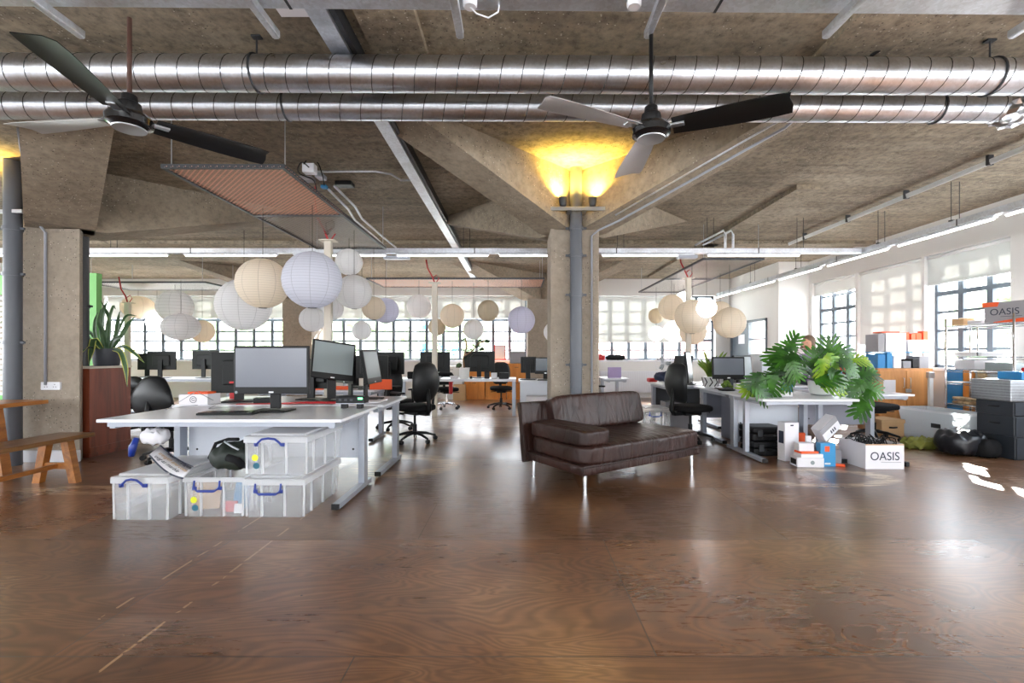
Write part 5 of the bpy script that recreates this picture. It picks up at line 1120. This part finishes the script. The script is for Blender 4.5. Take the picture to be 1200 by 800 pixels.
# cluttered desk by the corner windows
for (x,w_,h_,z_,m_,nm,lab) in ((4.35,.3,.28,0,'cardwhite','carton','white carton on the cluttered desk, left end'),(4.75,.34,.2,0,'cardgrey','carton','grey carton on the cluttered desk, behind the philodendron'),(5.2,.36,.24,0,'cardwhite','carton','white carton in the middle of the cluttered desk'),(5.62,.3,.2,0,'skyblue','blue_carton','blue carton on the cluttered desk near the mesh chair'),(5.88,.12,.2,0,'red','red_carton','red and white carton at the right end of the cluttered desk'),
    (5.2,.3,.1,.242,'cardwhite','carton','upper white carton in the middle of the cluttered desk'),(5.7,.42,.07,.202,'red','red_tray','long red tray over the blue carton'),(5.15,.18,.05,.344,'orange','orange_pack','orange pack on top of the middle cartons'),(4.8,.24,.1,.202,'orange','orange_pack','orange pack on the grey carton behind the philodendron'),(5.72,.2,.09,.274,'black','black_device','black device on the long red tray'),(4.4,.24,.2,.282,'panel','carton','pale upper carton at the left end of the cluttered desk')):
    gbox(lab, nm, 'box', (x,8.65,Z7+z_), (w_,.3,h_), m_, 0, 'clutter on the desk by the corner windows', .006)
t = thing('vase', 'brown tapered vase on a black plate on the cluttered desk', 'vase', (5.45,8.98,Z7)); B().lathe([(.12,.6),(.13,.62),(.11,.7),(.07,.82),(.05,.84),(.0001,.84)], 20).build('body', M['hair'], t, True); B().box(-.16,.16,-.1,.1,0,.6,.01).build('stand', M['cardwhite'], t)
# white drawers behind the philodendron
for i,(x,w_,h_,lab) in enumerate(((3.98,.2,.5,'tall pale document rack right of the pale backed monitor'),(4.25,.26,.44,'grey document box beside the tall pale rack'))):
    gbox(lab, 'document_rack', 'rack', (x,7.75,Z7), (w_,.3,h_), 'panel' if i == 0 else 'cardgrey', 0, None, .006)
desk('white desk behind the philodendron holding pale document racks', 3.8, 4.6, 7.4, 8.1, panel=None)
gbox('white box in front of the spiky plant beneath the grey screened monitor', 'carton', 'box', (3.0,6.36+.05,Z7), (.18,.1,.1), 'cardwhite', 0, None)
gbox('low white device on the philodendron desk, left end', 'router', 'device', (3.02,5.55,Z7), (.26,.16,.055), 'cardwhite', 0, None, .01)
gbox('white drawer tower behind the spiky plant pot', 'drawer_tower', 'drawers', (2.42+.12,7.72-.02,Z7), (.0001+.22,.2,.2), 'cardwhite', 0, None, .006)
bpy.data.objects.remove(bpy.data.objects['drawer_tower'])
gbox('small teal book on the philodendron desk behind the leaves', 'book', 'book', (3.35,5.95,Z7), (.12,.05,.13), 'bin', 0, None)
gbox('red folder at the back of the philodendron desk', 'folder', 'folder', (4.0,6.35,Z7), (.05,.1,.16), 'red', .2, None); gbox('blue folder at the back of the narrow desk end', 'folder', 'folder', (4.08,6.37,Z7), (.06,.12,.2), 'bin', 0, None)
rnd = random.Random(8)
for k in range(9): gbox('small dark desk oddment scattered right of the philodendron pot', 'oddment', 'desk item', (rnd.uniform(3.9,4.5),rnd.uniform(5.98,6.25),Z7), (.05,.03,.02), 'black' if k%2 else 'bin', rnd.uniform(0,3), 'scattered desk oddments', .004)
# under desks
gbox('grey drawer pedestal under the spiky plant desk', 'drawer_pedestal', 'drawers', (3.25,6.9,0), (.42,.5,.6), 'greypanel', 0, None, .006)
gbox('upper grey archive carton under the clothes desk', 'carton', 'box', (2.55,7.85,.25), (.34,.3,.2), 'cardgrey', 0, 'cartons under the clothes desk'); gbox('lower grey archive carton under the clothes desk', 'carton', 'box', (2.62,7.85,0), (.36,.32,.248), 'cardgrey', 0, 'cartons under the clothes desk')
# clothes desk
o = B().blob(-.18,.2,-.2,.2,.02,.17,2.3,.1,12,None,.02).build('clothes_pile', M['navy'], None, True, (2.5,8.12,Z7+.01)); tag(o, 'dark navy clothes piled on the desk below the desk fan', 'clothes')
gbox('red cloth beside the clothes pile', 'red_cloth', 'cloth', (2.38,8.48,Z7), (.16,.12,.07), 'red', .2, None, .02)
gbox('open mauve laptop lid near the radiator', 'laptop', 'laptop', (2.0,9.9,Z7), (.3,.03,.22), 'shirt', .3, None, .004)
t = thing('desk_fan', 'white caged desk fan at the back of the clothes desk', 'fan', (2.56,8.4,Z7)); B().lathe([(.09,0),(.09,.015),(.02,.03),(.015,.2)], 20).build('stand', M['white'], t, 'auto')
b = B()
for k in range(18): a = 2*PI*k/18; b.tube([(0,-.05,.33),(math.cos(a)*.09,-.055,.33+math.sin(a)*.09),(math.cos(a)*.15,-.02,.33+math.sin(a)*.15),(math.cos(a)*.09,.03,.33+math.sin(a)*.09)], .0025, 4)
b.tube([(math.cos(a*PI/12)*.15,-.02,.33+math.sin(a*PI/12)*.15) for a in range(25)], .005, 5, False); b.build('cage', M['white'], t)
for k in range(3): B().poly([(0,-.02,0),(.05,-.035,.03),(.12,-.03,.03),(.12,-.012,-.04),(.05,-.01,-.03)],[(0,1,2,3,4)],T_((0,0,.33),0,2*PI*k/3)).build('blade', M['screenlight'], t)
B().tube([(0,0,.33),(0,.07,.33)], .035, 14).build('motor', M['white'], t, 'auto')
# radiator and sill things
t = thing('radiator', 'white radiator under the far window right of the column', 'radiator', (3.2,13.38,.15)); b = B(); b.box(-.9,.9,0,.06,0,.6,.006)
for k in range(28): b.box(-.88+k*.064,-.85+k*.064,-.008,0,.03,.57,.003)
b.build('panel', M['white'], t); B().box(-.8,-.75,.01,.05,-.15,.0).box(.75,.8,.01,.05,-.15,.0).build('foot', M['white'], t)
o = B().blob(-.28,.28,-.06,.08,0,.14,2.4,0,10,None,.03).build('coat_bundle', M['blackfab'], None, True, (2.75,13.47,ZS+.006)); tag(o, 'black bundle on the far sill right of the concrete column', 'clothes')
o = B().blob(-.16,.16,-.06,.08,0,.16,2.4,0,8,None,.03).build('red_bag', M['red'], None, True, (2.3,13.47,ZS+.006)); tag(o, 'red bag on the far sill touching the column edge', 'bag')
# boxes behind the sofa
gbox('brown carton on the floor behind the sofa back cushion', 'carton', 'box', (1.75,7.5,0), (.0001+.3,.3,.4), 'card', 0, None); bpy.data.objects.remove(bpy.data.objects[[o.name for o in bpy.data.objects if o.get('label')=='brown carton on the floor behind the sofa back cushion'][0]])
# ================================================================== lanterns
def lantern(px, py, r, Y, kind, label, ob=1., zt=2.75):
    p = D(px, py, Y); R = r*Y/F; t = thing('paper_lantern', label, 'lantern', p, 0, 'round paper lanterns')
    b = B(); prof = []; n = 22
    for i in range(n+1):
        a = -PI/2+PI*i/n; a = max(-1.42, min(1.42, a)); rib = 1+(.008 if i%2 else -.002); prof.append((math.cos(a)*R*rib, math.sin(a)*R*ob))
    b.lathe(prof, 32, cap=False).build('paper_shade', PAPER[kind], t, True)
    b = B(); zz = math.sin(1.42)*R*ob; rr = math.cos(1.42)*R
    for z in (zz,-zz): b.tube([(rr*math.cos(a*PI/10),rr*math.sin(a*PI/10),z) for a in range(21)], .0025, 5, False)
    b.tube([(-rr,0,zz),(0,0,zz-.03),(rr,0,zz)], .002, 5); b.build('wire_ring', M['darkmetal'], t)
    B().tube([(0,0,zz-.03),(0,0,max(zz+.1, zt-p.z))], .0028 if Y < 8 else .0035, 5).build('cord', M['black'], t)
    return t
LN = [
(308,332,29,5.0,'cream','cream lantern with fine hoops, large, hanging left of the biggest blue white one'),
(366,328,33,4.9,'blue','largest lantern, cool bluish white, under the mesh raft'),
(286,357,30,5.9,'white','big white lantern tucked behind and below the large cream one'),
(409,307,15.5,6.3,'white','small white lantern hanging highest, right of the cream pole'),
(415,342,20,5.9,'white','white lantern directly below the highest small one'),
(438,361,13.5,6.9,'cream','small warm cream lantern touching a lavender one'),
(452,364,15,7.6,'lavender','lavender lantern left of the middle pole'),
(366,374,14.5,6.5,'white','white lantern low behind the cream pole, left side'),
(388,361,14,6.8,'white','white lantern low behind the cream pole, right side'),
(424,387,11,8.0,'white','small white lantern hanging lowest left of the middle pole'),
(491,359,14,9.9,'white','white lantern just right of the middle pole'),
(512,383,10,10.3,'tan','smallest tan lantern in the middle row'),
(530,370,14,10.0,'cream','off white lantern overlapping the smallest tan one'),
(555,386,12,10.2,'white','white lantern hanging low above the white potted plant'),
(572,364,12.5,9.9,'tan','tan cream lantern second from the far pier in the middle row'),
(611,375,16,9.8,'lavender','lavender white lantern in front of the far tan pier'),
(649,389,12,10.0,'white','white lantern half hidden by the concrete column'),
(205,359,19,10.5,'grey','greyish white lantern high in the far left group'),
(184,377,11,11.3,'white','small bright lantern behind the far left group'),
(237,388,13,10.9,'cream','cream lantern at the right of the far left group'),
(769,370,9,10.9,'tan','small tan lantern leftmost in the right hand cluster'),
(787,360,15,9.9,'cream','cream lantern second from left in the right hand cluster'),
(801,352,10,10.6,'white','white lantern peeping over the right hand cluster'),
(811,371,20,8.15,'cream','large gridded cream lantern in the middle of the right hand cluster'),
(828,361,11,7.66,'white','bright white lantern in front of the large gridded one'),
(844,366,13,9.0,'cream','cream lantern behind the rightmost one'),
(855,378,18,8.2,'cream','rightmost lantern, round and warm cream'),
(769,391,8.5,11.2,'white','tiny white lantern low at the left of the right hand cluster'),
(790,388,12,10.4,'white','white lantern low behind the large gridded one'),
(812,388,15.5,9.7,'cream','cream lantern low behind the large gridded one, by the slim pole'),
]
for px, py, r, Y, k, lab in LN:
    t = lantern(px, py, r, Y, k, lab, 1., 2.75)
    if px in (828, 801, 790, 769, 184) and k == 'white':   # these few are switched on in the photograph
        l = bpy.data.lights.new('lantern_bulb','POINT'); l.energy = 9 if r < 12 else 12; l.color = (1,.96,.92); l.shadow_soft_size = .03
        o = bpy.data.objects.new('lantern_bulb', l); C.objects.link(o); o.parent = t
lantern(162,360,17,11.3,'cream','squashed oval cream lantern, far left of all', .78)
lantern(212,383,20,9.9,'grey','squashed oval grey lantern with dark ribs in the far left group', .78)
# ================================================================== plants
def frond(b, T, L_=.3, W=.2, lobes=7, droop=.35, rnd=random):
    """deeply cut philodendron leaf: a tapering midrib blade with paired finger lobes"""
    def P(x, y):  # curve leaf down along its length
        return Vector((x, y, -droop*(x/L_)**2*L_*.6+.12*abs(y)*-1))
    n = lobes; 
    for k in range(n):
        u = (k+.3)/n; x0 = L_*u*.8; hw = W*.5*(math.sin(PI*(.18+.68*u))**.8)
        for s in (-1, 1):
            ang = 1.0-.62*u; wd = L_/n*.26
            bx, by = x0, s*.004; dx, dy = math.cos(ang+.25)*1, s*math.sin(ang+.25)
            ln = hw*1.32
            nx, ny = -dy, dx
            pts = []
            for t_, ww in ((0,.8),(.45,1.25),(.82,1.1),(1.,.3)):
                cx, cy = bx+dx*ln*t_+.02*t_*t_, by+dy*ln*t_
                pts.append((P(cx-nx*wd*ww, cy-ny*wd*ww), P(cx+nx*wd*ww, cy+ny*wd*ww)))
            vs = [q for pr in pts for q in pr]; b.poly(vs, [(0,1,3,2),(2,3,5,4),(4,5,7,6)], T)
    mr = []
    for i in range(7): u = i/6; w = W*.24*(1-u*.8); mr += [P(L_*u,-w), P(L_*u,w)]
    b.poly(mr, [(2*i,2*i+1,2*i+3,2*i+2) for i in range(6)], T)
    tip = []
    for t_, ww in ((0,1),(.5,1.2),(1,.1)): x = L_*(.86+.24*t_); w = L_/n*.34*ww; tip += [P(x,-w),P(x,w)]
    b.poly(tip, [(0,1,3,2),(2,3,5,4)], T)
t = thing('philodendron', 'large philodendron with finger lobed leaves in a white pot on the right desk', 'plant', (3.63,5.72,Z7))
B().lathe([(.085,0),(.12,.02),(.138,.1),(.14,.165),(.13,.165),(.128,.15),(.0001,.15)], 36).build('pot', M['potwhite'], t, 'auto'); B().lathe([(.0001,.14),(.128,.152)], 20, cap=False).build('soil', M['soil'], t)
base = Vector((3.63,5.72,Z7+.16)); rnd = random.Random(21); stems = B()
LV = [(930,400,5.9,'u'),(925,408,5.7,'l'),(912,415,5.8,'l'),(935,425,5.6,'l'),(918,432,5.5,'d'),(900,440,5.5,'l'),(885,447,5.45,'l'),(905,452,5.4,'d'),(925,447,5.35,'d'),(893,458,5.3,'d'),(955,420,5.5,'u'),(972,410,5.6,'u'),(985,418,5.6,'r'),(965,430,5.3,'d'),(978,432,5.4,'r'),(990,412,5.7,'r'),(1005,420,5.8,'r'),(1020,424,5.85,'r'),(975,450,5.4,'y'),(968,442,5.3,'r'),(1000,440,5.5,'r'),(1012,448,5.5,'r'),(1022,455,5.45,'r'),(1005,455,5.4,'d'),(1015,465,5.35,'d'),(1010,478,5.3,'d'),(950,432,5.9,'u'),(915,425,5.9,'l'),(965,420,5.9,'u'),(995,428,5.3,'r'),(880,455,5.5,'l'),(932,434,5.3,'d'),(983,440,5.3,'r'),(1018,437,5.6,'r'),(925,418,5.45,'l'),(976,422,5.35,'y')]
for i,(px,py,Y,dr) in enumerate(LV):
    p = D(px,py,Y); c = p-Vector(t.location)
    ph = {'l':PI+.25,'r':-.25,'u':PI/2,'d':-PI/2,'y':-.6}[dr]+rnd.uniform(-.75,.75)
    ax = Vector((math.cos(ph), rnd.uniform(-.45,.1), math.sin(ph)*.8)).normalized(); nz_ = Vector((rnd.uniform(-.45,.45),-1,rnd.uniform(.3,1.1))); nz_ = (nz_-ax*nz_.dot(ax)).normalized(); ny_ = nz_.cross(ax)
    T = Matrix.Translation(c) @ Matrix((ax, ny_, nz_)).transposed().to_4x4()
    b = B(); s = rnd.uniform(.2,.28); T = T @ Matrix.Translation((-s*.45,0,0)); frond(b, T, s, s*.95, 4 if s < .23 else 5, .35, rnd)
    lf = b.build('leaf', M['leafyellow'] if dr == 'y' or i in (13,16,30) else M['leaf'], t)
    st = T @ Vector((0,0,0)); b0 = Vector((rnd.uniform(-.05,.05), rnd.uniform(-.05,.05), .15)); mid = (b0+st)/2+Vector((0,0,.10)); B().tube([b0, b0.lerp(mid,.6)+Vector((0,0,.03)), mid, st.lerp(mid,.3)+Vector((0,0,.01)), st], .005, 6).build('stalk', M['leaf'], lf, True)
# snake plant
t = thing('snake_plant', 'snake plant with yellow edged strap leaves in a charcoal pot on the red wood cabinet', 'plant', (-5.2,6.04,1.076))
B().lathe([(.12,0),(.13,.01),(.15,.2),(.15,.215),(.138,.215),(.135,.19),(.0001,.19)], 32).build('pot', M['potgrey'], t, 'auto'); B().lathe([(.0001,.18),(.135,.192)], 20, cap=False).build('soil', M['soil'], t)
def strap(t, pts, w, edge=True):
    """pts: centre line in local coords; leaf faces roughly the camera"""
    b, e = B(), B(); n = 14; P = []
    for i in range(n+1):
        u = i/n*(len(pts)-1); k = min(int(u), len(pts)-2); f = u-k
        p0, p1, p2, p3 = [Vector(pts[max(0,min(len(pts)-1,j))]) for j in (k-1,k,k+1,k+2)]
        P.append(.5*((2*p1)+(p2-p0)*f+(2*p0-5*p1+4*p2-p3)*f*f+(3*p1-p0-3*p2+p3)*f**3))
    L1, L2 = [], []
    for i,p in enumerate(P):
        d = (P[min(n,i+1)]-P[max(0,i-1)]).normalized(); s = d.cross(Vector((0,-1,.15))).normalized(); u = i/n
        ww = w*(.55+.45*math.sin(PI*min(1,u*1.1)))*(1-max(0,u-.72)/.28)**.7 if u < 1 else .002
        L1.append((p-s*ww, p-s*ww*.72, p+s*ww*.72, p+s*ww, p+Vector((0,.012,0))))
    for i in range(n):
        a, c = L1[i], L1[i+1]
        b.poly([a[1],a[4],a[2],c[1],c[4],c[2]], [(0,1,4,3),(1,2,5,4)])
        if edge: e.poly([a[0],a[1],c[1],c[0]], [(0,1,2,3)]); e.poly([a[2],a[3],c[3],c[2]], [(0,1,2,3)])
        else: b.poly([a[0],a[1],c[1],c[0]], [(0,1,2,3)]); b.poly([a[2],a[3],c[3],c[2]], [(0,1,2,3)])
    o = b.build('leaf', M['leafdark'], t, True)
    if edge: e.build('leaf_margin', M['leafedge'], o, True)
loc = Vector(t.location)
def lp(px, py, dy=0.): return D(px,py,6.03+dy)-loc
for pts, w, ed in (([lp(122,410),lp(119,385),lp(121,365),lp(126,352)],.035,0),([lp(126,410),lp(128,385),lp(127,370),lp(118,352,-.1)],.03,0),([lp(128,410),lp(136,392),lp(138,378),lp(140,365)],.035,0),([lp(130,411),lp(142,393),lp(150,380),lp(158,371)],.032,0),([lp(128,410),lp(133,398,-.1),lp(146,395,-.15)],.025,0),
    ([lp(120,410),lp(112,395),lp(111,378),lp(114,366)],.025,0),([lp(118,410),lp(105,398),lp(98,388),lp(92,384)],.028,0),([lp(118,409,-.1),lp(104,404,-.15),lp(92,410,-.2),lp(80,417,-.25)],.026,1),([lp(119,408,-.15),lp(110,398,-.2),lp(107,410,-.25),lp(104,427,-.28)],.045,1),([lp(119,408,-.1),lp(106,403,-.2),lp(96,411,-.3),lp(88,416,-.3)],.028,1),
    ([lp(136,408,-.1),lp(146,406,-.2),lp(158,414,-.22),lp(169,425,-.25)],.026,1),([lp(132,409,-.15),lp(141,412,-.22),lp(147,430,-.28),lp(149,453,-.28)],.036,1),([lp(124,410,.1),lp(124,390,.1),lp(132,360,.12),lp(135,362,.12)],.022,0),([lp(132,410,.1),lp(140,385,.1),lp(148,370,.1),lp(160,370,.1)],.018,0),([lp(121,409,.05),lp(108,392,.1),lp(100,386,.1),lp(96,388,.1)],.02,0),([lp(125,409),lp(122,392,-.05),lp(116,378,-.08),lp(118,362,-.1)],.03,0)):
    strap(t, pts, w, bool(ed))
# spiky plant on the right desk
t = thing('spiky_plant', 'spiky upright plant in a black and white patterned pot at right', 'plant', (2.84,7.05,Z7))
b = B(); b.lathe([(.08,0),(.1,.02),(.115,.15),(.115,.16),(.1,.16),(.0001,.14)], 28); o = b.build('pot', M['potwhite'], t, 'auto')
q = B()
for k in range(9): a = 2*PI*k/9; q.tube([(math.cos(a)*.1,math.sin(a)*.1,.02),(math.cos(a+.4)*.112,math.sin(a+.4)*.112,.08),(math.cos(a+.1)*.1175,math.sin(a+.1)*.1175,.145)], .008, 5)
q.build('pot_pattern', M['black'], o)
rnd = random.Random(4)
for k in range(22):
    a = rnd.uniform(0,2*PI); r1 = rnd.uniform(.08,.26); hgt = rnd.uniform(.2,.42)
    strap(t, [(math.cos(a)*.03,math.sin(a)*.03,.14),(math.cos(a)*r1*.4,math.sin(a)*r1*.4,.14+hgt*.5),(math.cos(a)*r1*.8,math.sin(a)*r1*.8,.14+hgt*.85),(math.cos(a)*r1,math.sin(a)*r1,.14+hgt)], .017, False)
for ch in t.children:
    if ch.name.startswith('leaf'): ch.data.materials[0] = M['leafspike']
t = thing('succulent', 'small pale succulent on a black saucer beside the spiky plant', 'plant', (2.81,6.44,Z7)); B().lathe([(.1,0),(.11,.015),(.09,.02)], 24).build('saucer', M['black'], t, 'auto')
b = B()
for k in range(14): a = k*2.4; r = .012+.004*k; b.sphere((math.cos(a)*r,math.sin(a)*r,.05+.005*(14-k)), .026, (1,1,.9), 1)
b.build('rosette', M['leafspike'], t, True)
# ================================================================== person
t = thing('person', 'person with light brown hair and lilac top standing behind the philodendron', 'person', (4.84,7.88,0), math.radians(-60))
me = bpy.data.meshes.new('body'); J = {'pelvis':(0,0,.82,.12),'waist':(0,.0,.95,.115),'chest':(0,-.03,1.12,.13),'neck0':(0,-.06,1.24,.06),'neck':(0,-.075,1.29,.045),
 'hipL':(.08,0,.78,.085),'kneeL':(.1,-.02,.43,.055),'ankL':(.1,.02,.07,.036),'toeL':(.11,-.13,.03,.03),'hipR':(-.08,0,.78,.085),'kneeR':(-.1,-.02,.43,.055),'ankR':(-.1,.02,.07,.036),'toeR':(-.11,-.13,.03,.03),
 'shL':(.16,-.03,1.2,.055),'elL':(.22,-.0,.95,.038),'wrL':(.19,-.18,.84,.026),'haL':(.18,-.25,.82,.03),'shR':(-.16,-.03,1.2,.055),'elR':(-.22,0,.95,.038),'wrR':(-.19,-.18,.84,.026),'haR':(-.18,-.25,.82,.03)}
E = [('pelvis','waist'),('waist','chest'),('chest','neck0'),('neck0','neck')]
for s in 'LR': E += [('pelvis','hip'+s),('hip'+s,'knee'+s),('knee'+s,'ank'+s),('ank'+s,'toe'+s),('chest','sh'+s),('sh'+s,'el'+s),('el'+s,'wr'+s),('wr'+s,'ha'+s)]
for s, sg in (('L',1),('R',-1)):
    for k in range(4):
        nm = 'f%d%s' % (k,s); J[nm] = (sg*(.18-.025*(k-1.5)*1), -.31+.008*abs(k-1), .815, .0095); J[nm+'b'] = (sg*(.18-.026*(k-1.5)), -.345+.01*abs(k-1), .795, .008); E += [('ha'+s,nm),(nm,nm+'b')]
    J['t'+s] = (sg*.135,-.25,.81,.011); E += [('ha'+s,'t'+s)]
ks = list(J); me.from_pydata([J[k][:3] for k in ks], [(ks.index(a), ks.index(c)) for a, c in E], []); body = bpy.data.objects.new('body', me); C.objects.link(body); body.parent = t
sk = body.modifiers.new('Skin','SKIN'); sk.use_smooth_shade = True
for i,k in enumerate(ks): v = me.skin_vertices[0].data[i]; v.radius = (J[k][3], J[k][3]*(.75 if k in ('chest','waist','pelvis') else 1)); v.use_root = (k == 'pelvis')
body.modifiers.new('Sub','SUBSURF').levels = 1; me.materials.append(M['shirt'])
h = B(); h.sphere((0,-.10,1.395), .098, (.78,.95,1.18), 3)
h.sphere((0,-.2,1.385), .016, (.8,1,1.3), 2); h.sphere((.076,-.09,1.39), .022, (.35,.7,1.1), 2); h.sphere((-.076,-.09,1.39), .022, (.35,.7,1.1), 2)
h.build('head', M['skin'], t, True)
fe = B(); fe.sphere((.03,-.183,1.405), .009, (1.2,.6,.7), 1); fe.sphere((-.03,-.183,1.405), .009, (1.2,.6,.7), 1); fe.build('eye', M['ink'], t)
B().sphere((0,-.188,1.342), .014, (1.6,.5,.45), 2).build('mouth', M['cable_red'], t)
hr = B(); hr.sphere((0,-.07,1.42), .112, (.86,.98,1.08), 3)
for v in hr.bm.verts:
    if v.co.y < -.13 and v.co.z < 1.45: v.co.y = -.13+(v.co.y+.13)*.1
    if v.co.z < 1.36: v.co.y = max(v.co.y, -.07); v.co.z -= .05
hr.build('hair', M['hair'], t, True)
lg = B()
for s in (-1,1): lg.tube([(s*.08,0,.86),(s*.09,-.01,.6),(s*.1,-.02,.43),(s*.1,.02,.08)], [.1,.09,.068,.055], 14)
lg.build('trousers', M['jeans'], t, True)
# ================================================================== light, world, camera
w = bpy.data.worlds.new('World'); bpy.context.scene.world = w; w.use_nodes = True; nt = w.node_tree
bg = nt.nodes['Background']; tc = N(nt,'ShaderNodeTexCoord'); sp = N(nt,'ShaderNodeSeparateXYZ'); L(nt, tc.outputs['Generated'], sp.inputs[0])
r = ramp(nt, [(.0,(.75,.76,.76)),(.5,(.95,.97,1.0)),(.75,(.80,.90,1.0)),(1.,(.6,.78,1.0))]); L(nt, math_(nt,'MULTIPLY_ADD',sp.outputs[2],.5,.5), r.inputs[0])
L(nt, r.outputs[0], bg.inputs[0]); bg.inputs[1].default_value = WORLD
s = bpy.data.lights.new('sun','SUN'); s.energy = SUN; s.angle = math.radians(.6); s.color = (1,.95,.87)
so = bpy.data.objects.new('sun', s); C.objects.link(so); so.rotation_euler = Vector((-.62,-.78,-.6)).to_track_quat('-Z','Y').to_euler()
cam = bpy.data.cameras.new('camera'); co = bpy.data.objects.new('camera', cam); C.objects.link(co)
cam.sensor_width = 36; cam.lens = F/1200*36; cam.shift_x = -(VX-600)/1200; cam.shift_y = (HY-400)/1200; cam.clip_start = .05; cam.clip_end = 300
co.location = (0,0,H); co.rotation_euler = (PI/2,0,0); bpy.context.scene.camera = co
sc = bpy.context.scene; sc.view_settings.view_transform = 'Standard'; sc.view_settings.look = 'None'; sc.view_settings.gamma = 1; sc.view_settings.use_curve_mapping = False; sc.view_settings.exposure = EXPO
sc.cycles.use_denoising = True; sc.cycles.max_bounces = 10; sc.cycles.transparent_max_bounces = 24; sc.cycles.sample_clamp_indirect = 8.
